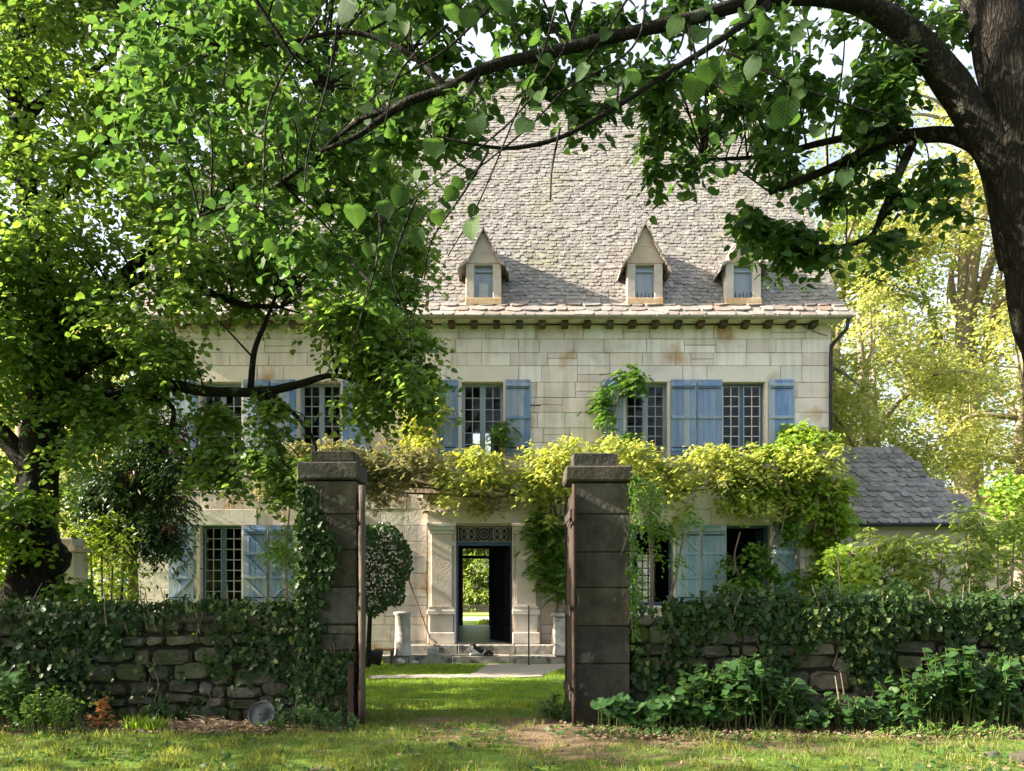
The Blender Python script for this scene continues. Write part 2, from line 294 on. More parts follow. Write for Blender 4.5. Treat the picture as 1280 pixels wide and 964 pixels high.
def sprays(centers, radii, per, leaves=9, length=.45, squash=.7, droop=.35, leaf=.09, upbias=1.0):
    """twig sprays inside ellipsoids -> leaf pos, fwd, normal, size"""
    C = np.repeat(np.array(centers, float), per, 0); R = np.repeat(np.array(radii, float), per)
    n = len(C); d = norm(RNG.normal(size=(n, 3))); rr = RNG.random(n)**.5
    off = d*rr[:, None]*R[:, None]; off[:, 2] *= squash
    o = C+off; out = norm(off*[1, 1, .25]+RNG.normal(size=(n, 3))*[.5, .5, .15]*R[:, None]*.6+1e-6); out[:, 2] -= droop*RNG.random(n); out = norm(out)
    L = length*(.6+.8*RNG.random(n))
    t = np.linspace(0, 1, leaves)
    side = norm(np.cross(out, [0, 0, 1.0]))
    p = o[:, None, :]+out[:, None, :]*(t[None, :, None]-.4)*L[:, None, None]
    p[:, :, 2] -= (t**2)[None]*L[:, None]*droop
    sg = np.where(np.arange(leaves) % 2 == 0, 1, -1)
    fw = out[:, None, :]*.7+side[:, None, :]*sg[None, :, None]*.9+RNG.normal(size=(n, leaves, 3))*.25
    fw[:, :, 2] -= .35
    nm = np.array([0, 0, upbias])+RNG.normal(size=(n, leaves, 3))*.45-out[:, None, :]*0+np.array([-.15,-.25,0])
    p = p+RNG.normal(size=p.shape)*leaf*.35
    sz = leaf*(.55+.65*RNG.random((n, leaves)))
    tone = np.repeat(RNG.random(n)*.6, leaves)+RNG.random(n*leaves)*.4
    return p.reshape(-1, 3), fw.reshape(-1, 3), nm.reshape(-1, 3), sz.ravel(), tone
def twigs_to(mb, targets, limbpts, r0=.02, n=5):
    A = np.array(limbpts)[:, :3]
    for c in targets:
        c = np.array(c); d = np.linalg.norm(A-c+np.array([0,0,.3]), axis=1); a = A[np.argmin(d)]
        mid = (a+c)/2+np.array([random.uniform(-.15,.15), random.uniform(-.15,.15), .12*np.linalg.norm(c-a)])
        r = r0*min(1.6, .6+.5*np.linalg.norm(c-a))
        limb(mb, [(*a, r), (*mid, r*.7), (*c, r*.3)], n, 4, 0.05)
def zone(x0, x1, y0, y1, Y0, Y1, n, rpx, test=None):
    out = []
    while len(out) < n:
        px, py = random.uniform(x0, x1), random.uniform(y0, y1)
        if test and not test(px, py): continue
        Y = random.uniform(Y0, Y1); r = rpx*random.uniform(.7, 1.3)/FPX*Y
        out.append((P(px, py, Y), r))
    return out
def wall_holes(mb, x0, x1, z0, z1, holes, y0, y1):
    xs = sorted({x0, x1, *[h[0] for h in holes], *[h[1] for h in holes]}); zs = sorted({z0, z1, *[h[2] for h in holes], *[h[3] for h in holes]})
    for a, b in zip(xs, xs[1:]):
        for c, d in zip(zs, zs[1:]):
            mx, mz = (a+b)/2, (c+d)/2
            if any(h[0] < mx < h[1] and h[2] < mz < h[3] for h in holes): continue
            mb.quad((a,y0,c),(b,y0,c),(b,y0,d),(a,y0,d)); mb.quad((b,y1,c),(a,y1,c),(a,y1,d),(b,y1,d))
    for a, b, c, d in holes:
        mb.quad((a,y0,c),(a,y1,c),(b,y1,c),(b,y0,c)); mb.quad((a,y0,d),(b,y0,d),(b,y1,d),(a,y1,d))
        mb.quad((a,y0,c),(a,y0,d),(a,y1,d),(a,y1,c)); mb.quad((b,y0,c),(b,y1,c),(b,y1,d),(b,y0,d))
    mb.quad((x0,y0,z0),(x0,y0,z1),(x0,y1,z1),(x0,y1,z0)); mb.quad((x1,y0,z0),(x1,y1,z0),(x1,y1,z1),(x1,y0,z1))
    mb.quad((x0,y0,z1),(x1,y0,z1),(x1,y1,z1),(x0,y1,z1))
    return mb
# ---------------------------------------------------------------- ground
def fbm(x, y, s, z=0.): return noise.noise(Vector((x*s, y*s, z)))+.5*noise.noise(Vector((x*s*2.1, y*s*2.1, z+5)))
def soil(x, y):
    """0 grass .. 1 bare earth"""
    n = fbm(x, y, .9, 3)
    s = 0.
    if y < 9.6:
        s = .55*math.exp(-((x-.1)/1.5)**2-((y-8.7)/1.0)**2)+.25*math.exp(-((x-2.2)/2.2)**2-((y-7.9)/.8)**2)+.25*math.exp(-((x-4)/3)**2-((y-8.2)/.5)**2)
    if y > 8.55 and abs(x+.55) > 1.35 and y < 9.9: s += .8
    s += .5*n-.12+.35*fbm(x, y, 4.5, 8)*(1 if y < 9.9 else .3)
    if y > 9.9: s = .35*n-.25 if y < 12 else -.3
    return max(0., min(1., s*1.3))
def gz(x, y):
    z = 0.
    if y < 9.5: z = .035*fbm(x, y, .8)
    
    return z
xs = np.concatenate([[-900,-300,-120,-60,-30,-18], np.arange(-12, 12.01, .16), [18,30,60,120,300,900]])
ys = np.concatenate([[-300,-60,-20,-6,0,3], np.arange(5, 18, .14), np.arange(18,29,1.5), np.arange(29,47,2), [60,90,150,400,1200]])
gv = [(x, y, gz(x, y)) for y in ys for x in xs]; nx = len(xs)
gf = [(j*nx+i, j*nx+i+1, (j+1)*nx+i+1, (j+1)*nx+i) for j in range(len(ys)-1) for i in range(nx-1)]
me = bpy.data.meshes.new('ground'); me.from_pydata(gv, [], gf); me.update()
at = me.attributes.new('soil', 'FLOAT', 'POINT'); at.data.foreach_set('value', [soil(v[0], v[1]) for v in gv])
gm = bpy.data.materials.new('grassy_earth'); gm.use_nodes = True; N = gm.node_tree; L = N.links; b = N.nodes['Principled BSDF']; b.inputs['Roughness'].default_value = .95
b.inputs['Specular IOR Level'].default_value = .1
ga = N.nodes.new('ShaderNodeAttribute'); ga.attribute_name = 'soil'
geo = N.nodes.new('ShaderNodeNewGeometry')
def nz(s, d=6): 
    n = N.nodes.new('ShaderNodeTexNoise'); n.inputs['Scale'].default_value = s; n.inputs['Detail'].default_value = d; L.new(geo.outputs['Position'], n.inputs['Vector']); return n.outputs[0]
def mixc(f, a, bb):
    x = N.nodes.new('ShaderNodeMix'); x.data_type = 'RGBA'
    if f is not None: L.new(f, x.inputs['Factor'])
    for k, v in (('A', a), ('B', bb)):
        if isinstance(v, tuple): x.inputs[k].default_value = (*v, 1)
        else: L.new(v, x.inputs[k])
    return x.outputs['Result']
gcol = mixc(nz(6), (.055,.115,.018), (.13,.20,.035)); scol = mixc(nz(9), (.20,.145,.09), (.11,.08,.05))
md = N.nodes.new('ShaderNodeMath'); md.operation = 'MULTIPLY_ADD'; md.inputs[1].default_value = .5; L.new(nz(20), md.inputs[0]); L.new(ga.outputs['Fac'], md.inputs[2])
mr = N.nodes.new('ShaderNodeMapRange'); mr.inputs[1].default_value = .35; mr.inputs[2].default_value = .65; L.new(md.outputs[0], mr.inputs[0])
L.new(mixc(mr.outputs[0], gcol, scol), b.inputs['Base Color'])
bp = N.nodes.new('ShaderNodeBump'); bp.inputs['Strength'].default_value = .7; bp.inputs['Distance'].default_value = .04; L.new(nz(35, 8), bp.inputs['Height']); L.new(bp.outputs[0], b.inputs['Normal'])
me.materials.append(gm); o = bpy.data.objects.new('ground', me); COL.objects.link(o); struct(o)
me.polygons.foreach_set('use_smooth', [True]*len(me.polygons))
# gravel path
pp = [G(462,848.5), G(640,848), G(676,846), G(712,833), G(712,830.5), G(612,830.5), G(588,843), G(462,845)]
ring_ = []
for k in range(len(pp)):
    a, b_ = pp[k], pp[(k+1) % len(pp)]; n_ = max(1, int((b_-a).length/.12))
    for q in range(n_): p = a.lerp(b_, q/n_); p += Vector((1, 1, 0))*.07*fbm(p.x, p.y, 3.5, 2)+Vector((random.uniform(-.03,.03), random.uniform(-.04,.04), 0)); ring_.append((p.x, p.y, .012))
struct(MB().quad(*ring_).build('gravel_path', M['gravel']))

# grass blades
def grass(name, area, n, h, mt, dens, tilt=.45, ymin=None, **kw):
    x0, x1, y0, y1 = area; pts = []
    X = RNG.uniform(x0, x1, n); Yv = RNG.uniform(0, 1, n); Yv = y0+(y1-y0)*Yv**kw.get('pw', 1)
    keep = []; zz = []
    for x, y in zip(X, Yv):
        k = (1-soil(x, y)*1.1)*dens(x, y)
        keep.append(random.random() < k); zz.append(gz(x, y))
    keep = np.array(keep); zz = np.array(zz)
    pos = np.stack([X, Yv, zz-.005], 1)[keep]; m_ = len(pos)
    clump = np.array([fbm(p[0], p[1], 3.2, 9) for p in pos])
    fw = np.stack([RNG.normal(size=m_)*tilt, RNG.normal(size=m_)*tilt, np.ones(m_)], 1)
    nm = np.stack([RNG.normal(size=m_), RNG.normal(size=m_), np.full(m_, .2)], 1)
    sz = h*(.5+.8*RNG.random(m_))*np.clip(1+1.1*clump, .35, 2.4)
    tone = np.clip(.5+.5*clump+RNG.normal(size=m_)*.25, 0, 1.2)
    return scatter(name, BL2, pos, fw, nm, sz, mt, None, tone, kind='stuff', label=kw['label'], category='grass')
BL2 = T([(-.06,0,0),(.06,0,0),(-.04,.55,.05),(.04,.55,.05),(0,1,.2)], [(0,1,3),(0,3,2),(2,3,4)])
def dgate(x, y): return 0 if (y > 9.15 and y < 9.75 and (x < -1.85 or x > .7)) else 1
grass('meadow_grass', (-7.6, 7.6, 6.2, 10.6), 120000, .062, M['grass'], lambda x, y: (.72+.6*fbm(x, y, 1.7))*dgate(x, y), label='rough tufted grass growing in front of the garden wall and gate')
n = 5200; X_ = RNG.uniform(-7.4, 7.4, n); Y_ = RNG.uniform(6.3, 9.0, n); kp = np.array([fbm(a, b_, 1.3, 31) > .08 for a, b_ in zip(X_, Y_)]); X_ = X_[kp]; Y_ = Y_[kp]; n = len(X_)
pos = np.stack([X_, Y_, np.array([gz(a, b_) for a, b_ in zip(X_, Y_)])+.02+.03*RNG.random(n)], 1)
scatter('clover_weeds', HEART, pos, RNG.normal(size=(n,3))*[1,1,.25], RNG.normal(size=(n,3))*.4+[0,0,1], .05*(.4+.9*RNG.random(n)), M['plant_leaf'], None, None, kind='stuff', label='small broad-leaved weeds mixed into the rough grass', category='weeds')
def dl(x, y):
    if y > 16.3 and x > -2.8 and x < 1.6: return 0
    p = G(0, 0) if False else None
    # keep the gravel path clear
    py = HOR+EYE*FPX/y; px = 640+x*FPX/y
    if 844.5 < py < 849 and 460 < px < 680: return 0
    if 830 < py <= 848 and px > 612-(848-830)*0 - max(0, (py-830))*1.6 and px < 712-max(0, py-833)*2.6: return 0
    return 1
grass('mown_lawn_grass', (-6.5, 2.6, 10.2, 17.3), 90000, .05, M['lawn'], dl, label='short mown lawn grass in the courtyard behind the gate')
# ---------------------------------------------------------------- manor house
FY = 17.6                                # facade plane
HX0, HX1, HB = -8.70, 7.36, 27.3
house = thing('manor_house', 'pale stone manor house with blue shutters and steep slate roof beyond the gate', 'house')
def X(px): return (px-640)/FPX*FY
def Z(py): return EYE+(HOR-py)/FPX*FY
WL = (Z(757), Z(657)); WU = (Z(573), Z(478))
low_w = [(250,302), (372,424), (790,841), (908,963)]
up_w = [(250,302), (374,426), (577,629), (782,834), (903,956)]
DOOR = (X(570), X(640), .37, Z(657))
holes = [(X(a), X(b), *WL) for a, b in low_w]+[(X(a), X(b), *WU) for a, b in up_w]+[DOOR]
TOPZ = 7.75
wall_holes(MB(), HX0, HX1, -.1, TOPZ, holes, FY+.03, FY+.5).build('wall', M['mortar'], house)
BX = (-1.79, -.77, .22, 3.12); RW = (4.42, 5.05, 1.1, 2.9); RU = (-1.40, -.75, 6.3, 7.25)  # RU: rear opening added for a bright spot in the middle upper window
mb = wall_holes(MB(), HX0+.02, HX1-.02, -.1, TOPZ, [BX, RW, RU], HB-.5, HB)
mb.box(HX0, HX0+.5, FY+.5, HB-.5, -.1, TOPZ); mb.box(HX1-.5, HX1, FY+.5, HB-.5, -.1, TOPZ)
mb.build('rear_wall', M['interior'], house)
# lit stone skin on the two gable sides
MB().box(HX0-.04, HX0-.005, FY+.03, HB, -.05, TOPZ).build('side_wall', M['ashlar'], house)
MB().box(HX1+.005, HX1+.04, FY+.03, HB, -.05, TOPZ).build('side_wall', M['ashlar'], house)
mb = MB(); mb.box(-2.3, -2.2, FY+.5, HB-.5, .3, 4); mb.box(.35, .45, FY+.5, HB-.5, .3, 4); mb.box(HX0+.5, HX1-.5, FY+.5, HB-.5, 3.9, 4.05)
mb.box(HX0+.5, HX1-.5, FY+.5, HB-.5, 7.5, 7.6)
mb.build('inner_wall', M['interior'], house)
MB().box(HX0+.5, HX1-.5, FY+.03, HB-.05, .2, .36).build('hall_floor', M['hallfloor'], house)
# ashlar facing, block by block
ze = [0.0, .42, .80, WL[0], 1.64, 2.0, 2.36, 2.72, WL[1], 3.48, 3.86, 4.24, WU[0], 5.02, 5.36, 5.72, 6.06, WU[1], 6.80, 7.10, 7.42, TOPZ]
surround = (X(533), X(676), 0, Z(618))
lint = []
for (a, b) in low_w: lint.append((X(a)-.36, X(b)+.36, WL[1], 3.48))
for (a, b) in up_w: lint.append((X(a)-.36, X(b)+.36, WU[1], 6.80))
steph = (X(513), X(690), 0, .37)
blk = []
for r in range(len(ze)-1):
    z0, z1 = ze[r], ze[r+1]; zm = (z0+z1)/2
    cuts = []
    for h in holes+[surround]+lint:
        if h[2]-.01 < zm < h[3]+.01: cuts.append((h[0], h[1]))
    cuts.sort(); x = HX0; segs = []
    for a, b in cuts:
        if a > x+.02: segs.append((x, a))
        x = max(x, b)
    if x < HX1: segs.append((x, HX1))
    for a, b in segs:
        n = max(1, round((b-a)/.70+random.uniform(-.3, .3))); w = [random.uniform(.55, 1.45) for _ in range(n)]; t = sum(w); cx = a
        for q in w:
            nxw = cx+(b-a)*q/t
            if random.random() < .13 and nxw-cx > .5:
                h2 = z0+(z1-z0)*random.uniform(.4, .6); blk += [(cx, nxw, z0, h2), (cx, nxw, h2, z1)]
            else: blk.append((cx, nxw, z0, z1))
            cx = nxw
vis, hid = [], []
for q in blk: (hid if (q[1] < -4.2 and q[3] > 3.2) or (q[3] < .8) else vis).append(q)
vis.sort(key=lambda q: -(q[1]-q[0])*(q[3]-q[2])); hid += vis[292:]; vis = vis[:292]
def block_mb(mb, q, y=FY, d=.06):
    x0, x1, z0, z1 = q; g = .0025; e = .006; j = lambda: random.uniform(-.006, .006); p = random.uniform(-.006, .006)
    pts = [(x0+g+abs(j()), z0+g+abs(j())), (x1-g-abs(j()), z0+g+abs(j())), (x1-g-abs(j()), z1-g-abs(j())), (x0+g+abs(j()), z1-g-abs(j()))]
    b = len(mb.v)
    for (x, z) in pts: mb.v.append(Vector((x, y+d, z)))
    for (x, z) in pts: mb.v.append(Vector((x, y+e+p, z)))
    for k, (x, z) in enumerate(pts):
        mb.v.append(Vector((x+(e if k in (0,3) else -e), y+p+random.uniform(-.003,.003), z+(e if k < 2 else -e))))
    for o_ in (0, 4):
        for k in range(4): k2 = (k+1) % 4; mb.f.append([b+o_+k, b+o_+k2, b+o_+4+k2, b+o_+4+k])
    mb.f.append([b+8, b+9, b+10, b+11])
for q in vis: mb = MB(); block_mb(mb, q); mb.build('stone_block', M['ashlar'], house)
mb = MB()
for q in hid: block_mb(mb, q)
mb.build('stone_facing', M['ashlar'], house, kind='stuff')
for q in lint: mb = MB(); block_mb(mb, (q[0]+.003, q[1]-.003, q[2]+.003, q[3]), FY-.012, .07); mb.build('lintel', M['dressed'], house)
# ---- windows
def window(x0, x1, z0, z1, rows, fm, bm_, dusty=False, openl=False, gap=None):
    y = FY+.17; w = MB(); t = .05
    w.box(x0+.002, x0+t, y, y+.07, z0+.03, z1-.002); w.box(x1-t, x1-.002, y, y+.07, z0+.03, z1-.002)
    w.box(x0+t, x1-t, y+.001, y+.069, z1-t, z1-.003); w.box(x0+t, x1-t, y+.001, y+.069, z0+.03, z0+.03+t)
    xm = (x0+x1)/2
    if not openl: w.box(xm-.045, xm+.045, y-.012, y+.055, z0+.03+t, z1-t)
    wo_ = w.build('window', fm, house)
    s = MB(); s.box(x0-.05, x1+.05, FY-.05, FY+.165, z0-.07, z0-.004); s.build('sill', M['dressed'], wo_, bevel=.01)
    j = MB()
    for a, b in ((x0-.075, x0-.002), (x1+.002, x1+.075)): MB().box(a, b, FY-.022, FY+.06, z0, z1).build('jamb_stone', M['dressed'], wo_)
    bars = MB(); panes = []
    if openl: return wo_
    for a, b in ((x0+t, xm-.045), (xm+.045, x1-t)):
        c = (a+b)/2; bars.box(c-.011, c+.011, y+.006, y+.04, z0+.08, z1-t)
        bars.box(a, a+.02, y+.005, y+.045, z0+.08, z1-t); bars.box(b-.02, b, y+.005, y+.045, z0+.08, z1-t)
        zz = np.linspace(z0+.08, z1-t, rows+1)
        for k, zq in enumerate(zz): 
            for (aa, bb) in ((a+.02, c-.011), (c+.011, b-.02)): bars.box(aa, bb, y+.008, y+.038, zq-.010, zq+.010)
        for k in range(rows):
            for (aa, bb) in ((a+.02, c-.011), (c+.011, b-.02)): panes.append((aa, bb, zz[k]+.01, zz[k+1]-.01))
    bars.build('glazing_bars', bm_, wo_)
    for (aa, bb, c, d) in panes:
        t1, t2 = random.uniform(-.004, .004), random.uniform(-.004, .004)
        MB().quad((aa, y+.022+t1, c), (bb, y+.022-t1, c), (bb, y+.022-t2, d), (aa, y+.022+t2, d)).build('pane', M['glass'], wo_)
    return wo_
def shutter(x0, x1, z0, z1, m, diag=None, ang=0, battens=3):
    """board shutter folded flat against the wall"""
    y1 = FY-.045; s = MB(); s.box(x0+.01, x1-.01, y1+.008, y1+.016, z0+.01, z1-.01); so_ = s.build('shutter', m, house)
    n = 4; w = (x1-x0)/n
    for k in range(n):
        q = MB(); q.box(x0+k*w+.003, x0+(k+1)*w-.003, y1-.014+random.uniform(-.003,.003), y1+.007, z0+random.uniform(-.004,.004), z1, .0015); q.build('board', m, so_)
    for k in range(battens):
        z = z0+(z1-z0)*((k+.5)/battens*.9+.05) if battens > 2 else z0+(z1-z0)*(.12+.76*k)
        if battens == 3: z = z0+(z1-z0)*(.07, .50, .93)[k]
        if battens == 4: z = z0+(z1-z0)*(.05, .35, .65, .94)[k]
        q = MB(); q.box(x0+.012, x1-.012, y1-.042, y1-.018, z-.035, z+.035); q.build('batten', m, so_, bevel=.005)
    if diag:
        for k in range(3):
            a = z0+(z1-z0)*(.05+.30*k)+.04; b = z0+(z1-z0)*(.35+.30*k)-.04
            q = MB(); xa, xb = (x0+.04, x1-.04) if diag > 0 else (x1-.04, x0+.04)
            d = Vector((xb-xa, 0, b-a)); l = d.length; q.box(0, l, -.010, .010, -.022, .022, 0, Matrix.Translation((xa, y1-.027, a)) @ Matrix.Rotation(-math.atan2(d.z, d.x), 4, 'Y')); q.build('brace', m, so_)
    q = MB()
    for zz in (.1, .88): q.box(x0+.02, x1-.05, y1-.047, y1-.043, z0+(z1-z0)*zz-.012, z0+(z1-z0)*zz+.012)
    q.build('hinge_strap', M['iron'], so_)
    return so_
for i, (a, b) in enumerate(low_w):
    if i < 2: window(X(a), X(b), *WL, 7, M['frame_dark'], M['bar'])
    else: window(X(a), X(b), *WL, 7, M['frame_dark'], M['bar'], openl=True)
for i, (a, b) in enumerate(up_w):
    window(X(a), X(b), *WU, 6 if i == 2 else 7, M['frame'] if i != 4 else M['frame_dark'], M['bar_white'] if i == 4 else M['bar'])
for a, b, m, d in ((212,243,'blue',1), (305,335,'blue',-1), (338,367,'blue',1), (428,458,'blue',-1)): shutter(X(a), X(b), WL[0], WL[1], M[m], d, battens=4)
for a, b, m, d in ((756,786,'pale',1), (845,875,'pale',-1), (877,907,'pale',1), (967,999,'pale',-1)): shutter(X(a), X(b), WL[0], WL[1], M[m], d, battens=4)
for a, b in ((216,247), (305,337), (339,370), (429,459), (548,573), (632,663), (752,779), (838,870), (871,902), (960,992)): shutter(X(a), X(b), WU[0]+.06, WU[1]+.05, M['blue'])
# rusty bar of the open shutter latch
MB().tube([(X(663), FY-.07, Z(508)), (X(676), FY-.07, Z(508))], .012, 6).build('shutter_latch', M['iron'], house)
# open inward casements in the two ground-floor right windows, and window bars seen against the rear window
for wx in (X(790), X(963)):
    s = 1 if wx < 4 else -1
    c = MB(); 
    for k in range(3): c.box(wx+s*.06-.02, wx+s*.06+.02, FY+.25+k*.26, FY+.29+k*.26, WL[0]+.08, WL[1]-.06)
    for k in range(8): zq = WL[0]+.08+(WL[1]-WL[0]-.16)*k/7; c.box(wx+s*.06-.015, wx+s*.06+.015, FY+.29, FY+.77, zq-.012, zq+.012)
    c.build('open_casement', M['frame_dark'], house)
def backlitmat():
    m = bpy.data.materials.new('backlit_sheet'); m.use_nodes = True; N = m.node_tree; b = N.nodes['Principled BSDF']; b.inputs['Base Color'].default_value = (.8,.8,.76,1); t = N.nodes.new('ShaderNodeBsdfTranslucent'); t.inputs[0].default_value = (.9,.9,.86,1)
    tp = N.nodes.new('ShaderNodeBsdfTransparent'); x = N.nodes.new('ShaderNodeMixShader'); x.inputs[0].default_value = .6; y = N.nodes.new('ShaderNodeMixShader'); y.inputs[0].default_value = .35
    N.links.new(b.outputs[0], x.inputs[1]); N.links.new(t.outputs[0], x.inputs[2]); N.links.new(x.outputs[0], y.inputs[1]); N.links.new(tp.outputs[0], y.inputs[2]); N.links.new(y.outputs[0], N.nodes['Material Output'].inputs[0]); return m
cu = MB()
for k in range(24):
    xa = RW[0]+(RW[1]-RW[0])*k/24; xb = RW[0]+(RW[1]-RW[0])*(k+1)/24; cu.quad((xa, HB-.2+.02*(k % 2), RW[2]), (xb, HB-.2+.02*((k+1) % 2), RW[2]), (xb, HB-.2+.02*((k+1) % 2), RW[3]), (xa, HB-.2+.02*(k % 2), RW[3]))
cu.build('backlit_sheet', backlitmat(), house)  # translucent white sheet, added to make the rear window look bright
g = MB()
for k in range(4): x = RW[0]+(RW[1]-RW[0])*k/3; g.box(x-.02, x+.02, HB-.3, HB-.27, RW[2], RW[3])
for k in range(8): z = RW[2]+(RW[3]-RW[2])*k/7; g.box(RW[0], RW[1], HB-.302, HB-.272, z-.02, z+.02)
g.build('rear_window_bars', M['iron'], house)
# ---- doorway
ds = MB()
cx = (DOOR[0]+DOOR[1])/2
ds.box(X(567.5), DOOR[0]-.002, FY-.05, FY+.3, .37, DOOR[3]+.06); ds.box(DOOR[1]+.002, X(643), FY-.05, FY+.3, .37, DOOR[3]+.06)
ds.box(X(567.5)-.02, X(643)+.02, FY-.07, FY+.04, DOOR[3]+.062, DOOR[3]+.12)
ds.build('door_surround', M['dressed'], house, bevel=.006)
sp = MB(); sp.box(X(535), X(567.5)-.001, FY-.012, FY+.05, .37, Z(620)); sp.box(X(643)+.001, X(674), FY-.012, FY+.05, .37, Z(620)); sp.box(X(567.5), X(643), FY-.012, FY+.05, DOOR[3]+.122, Z(620))
sp.build('door_surround_panel', M['dressed'], house, kind='stuff')
def pilaster(a, b):
    p = MB(); x0, x1 = X(a), X(b)
    p.box(x0, x1, FY-.12, FY-.013, Z(758), Z(668)); po = p.build('pilaster', M['dressed'], house, bevel=.006)
    q = MB(); q.box(x0-.04, x1+.04, FY-.17, FY-.014, Z(668)+.003, Z(664)); q.box(x0-.07, x1+.07, FY-.21, FY-.015, Z(664)+.002, Z(659)); q.box(x0-.10, x1+.10, FY-.24, FY-.016, Z(659)+.002, Z(655)); q.build('pilaster_capital', M['dressed'], po, bevel=.008)
    q = MB(); q.box(x0-.03, x1+.03, FY-.18, FY-.014, Z(790), Z(768)-.003); q.box(x0-.08, x1+.08, FY-.24, FY-.015, .372, Z(790)-.002)
    q.box(x0-.09, x1+.09, FY-.25, FY-.016, Z(768), Z(762)); q.box(x0-.05, x1+.05, FY-.2, FY-.017, Z(762)+.002, Z(758)-.002); q.build('pedestal', M['dressed'], po, bevel=.012)
pilaster(540, 565); pilaster(645, 670)
e = MB(); e.box(X(535), X(676), FY-.16, FY-.014, Z(655)+.004, Z(643)); e.box(X(532), X(679), FY-.20, FY-.014, Z(643)+.002, Z(640)); e.box(X(537), X(674), FY-.10, FY-.014, Z(640)+.002, Z(625)); e.box(X(530), X(681), FY-.26, FY-.014, Z(625)+.002, Z(618)); e.build('entablature', M['dressed'], house, bevel=.006)
tr = MB(); tr.lathe([(.02,0),(.055,.02),(.09,.05),(.05,.10)], (0,0,0), 12)
for v in tr.v: v[:] = (X(604)+v.x*1.4, FY-.11-v.z*.6, Z(632)+v.y*1.4)
tr.build('carved_boss', M['dressed'], house)
for a, b in ((X(568.5)-.18, DOOR[0]-.001), (DOOR[1]+.001, X(641.5)+.18)):
    MB().box(a, b, FY-.075, FY-.051 if a < -1 else FY-.0505, Z(683), Z(676.5)).build('impost', M['dressed'], house)
# transom ironwork
z0, z1 = Z(677), Z(658); y = FY+.12
t = MB(); t.box(DOOR[0], DOOR[1], y-.03, y+.05, z0-.09, z0-.005); t.box(DOOR[0], DOOR[0]+.04, y, y+.05, .38, z0-.09); t.box(DOOR[1]-.04, DOOR[1], y, y+.05, .38, z0-.09); t.build('door_frame', M['frame_dark'], house)
gr = MB(); gr.box(DOOR[0]+.01, DOOR[1]-.01, y, y+.02, z0, z0+.02); gr.box(DOOR[0]+.01, DOOR[1]-.01, y, y+.02, z1-.02, z1)
def ring(c, rx, rz, r=.008, a0=0, a1=2*PI): gr.tube([(c[0]+rx*math.cos(t_), y, c[1]+rz*math.sin(t_)) for t_ in np.linspace(a0, a1, 17)], r, 4)
zc = (z0+z1)/2; hz = (z1-z0)/2-.02
ring((cx, zc), .17, hz); ring((cx, zc), .10, hz*.6)
for k in (-.47, -.30, .30, .47):
    ring((cx+k, zc), .075, hz*.95); ring((cx+k, zc+hz*.45), .05, hz*.4); ring((cx+k, zc-hz*.45), .05, hz*.4)
for k in (-.6, -.385, -.21, .21, .385, .6): gr.box(cx+k-.008, cx+k+.008, y, y+.015, z0, z1)
gr.tube([(cx-.04, y, zc+.05), (cx-.04, y, zc-.06), (cx+.04, y, zc+.05), (cx+.04, y, zc-.06)], .008, 4)
gr.build('transom_grille', M['zinc'], house)
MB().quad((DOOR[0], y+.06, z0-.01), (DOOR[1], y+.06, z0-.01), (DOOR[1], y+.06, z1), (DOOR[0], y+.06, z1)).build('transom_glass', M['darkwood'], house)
# door leaves
def leaf(hx, hy, ex, ey, name):
    d = Vector((ex-hx, ey-hy, 0)); l = d.length; ux = d.normalized(); uy = Vector((-ux.y, ux.x, 0))
    mt = Matrix(((ux.x, uy.x, 0, hx), (ux.y, uy.y, 0, hy), (0, 0, 1, 0), (0, 0, 0, 1)))
    m_ = MB().box(0, l, 0, .05, .39, z0-.1, 0, mt).build(name, M['darkwood'], house)
    for k, (a, b) in enumerate(((.5, 1.05), (1.15, 1.9), (2.0, z0-.2))):
        MB().box(.1, l/2-.03, .0505, .065, a, b, 0, mt).build('door_panel', M['darkwood'], m_, bevel=.006); MB().box(l/2+.03, l-.08, .0505, .065, a, b, 0, mt).build('door_panel', M['darkwood'], m_, bevel=.006)
        MB().box(.1, l-.1, -.015, -.0005, a, b, 0, mt).build('door_panel', M['darkwood'], m_, bevel=.006)
    q = MB(); q.tube([mt @ Vector((l-.08, -.03, 1.35)), mt @ Vector((l-.08, -.07, 1.35)), mt @ Vector((l-.08, -.07, 1.5)), mt @ Vector((l-.08, -.03, 1.5))], .012, 6); q.tube([mt @ Vector((l-.06, -.02, .85)), mt @ Vector((l-.06, .09, .85))], .03, 8)
    q.build('door_handle', M['zinc'], m_)
leaf(DOOR[1]-.05, FY+.2, -.50, FY+1.25, 'front_door')
leaf(DOOR[0]+.05, FY+.2, -1.42, FY+.75, 'front_door')
# rear doorway frame, transom and panes
rf = MB(); ry = HB-.4
rf.box(BX[0]-.0, BX[0]+.05, ry, ry+.08, BX[2], BX[3]); rf.box(BX[1]-.05, BX[1], ry, ry+.08, BX[2], BX[3]); rf.box(BX[0]+.05, BX[1]-.05, ry, ry+.08, 2.72, 2.82); rf.box(BX[0]+.05, BX[1]-.05, ry, ry+.08, BX[3]-.05, BX[3])
for k in range(1, 5): x = BX[0]+(BX[1]-BX[0])*k/5; rf.box(x-.015, x+.015, ry+.01, ry+.05, 2.82, BX[3]-.05)
rfo = rf.build('rear_door_frame', M['darkwood'], house)
for k in range(5):
    x = BX[0]+(BX[1]-BX[0])*k/5; MB().quad((x+.02, ry+.04, 2.82), (x+.18, ry+.04, 2.82), (x+.18, ry+.04, BX[3]-.05), (x+.02, ry+.04, BX[3]-.05)).build('pane', M['glass'], rfo)
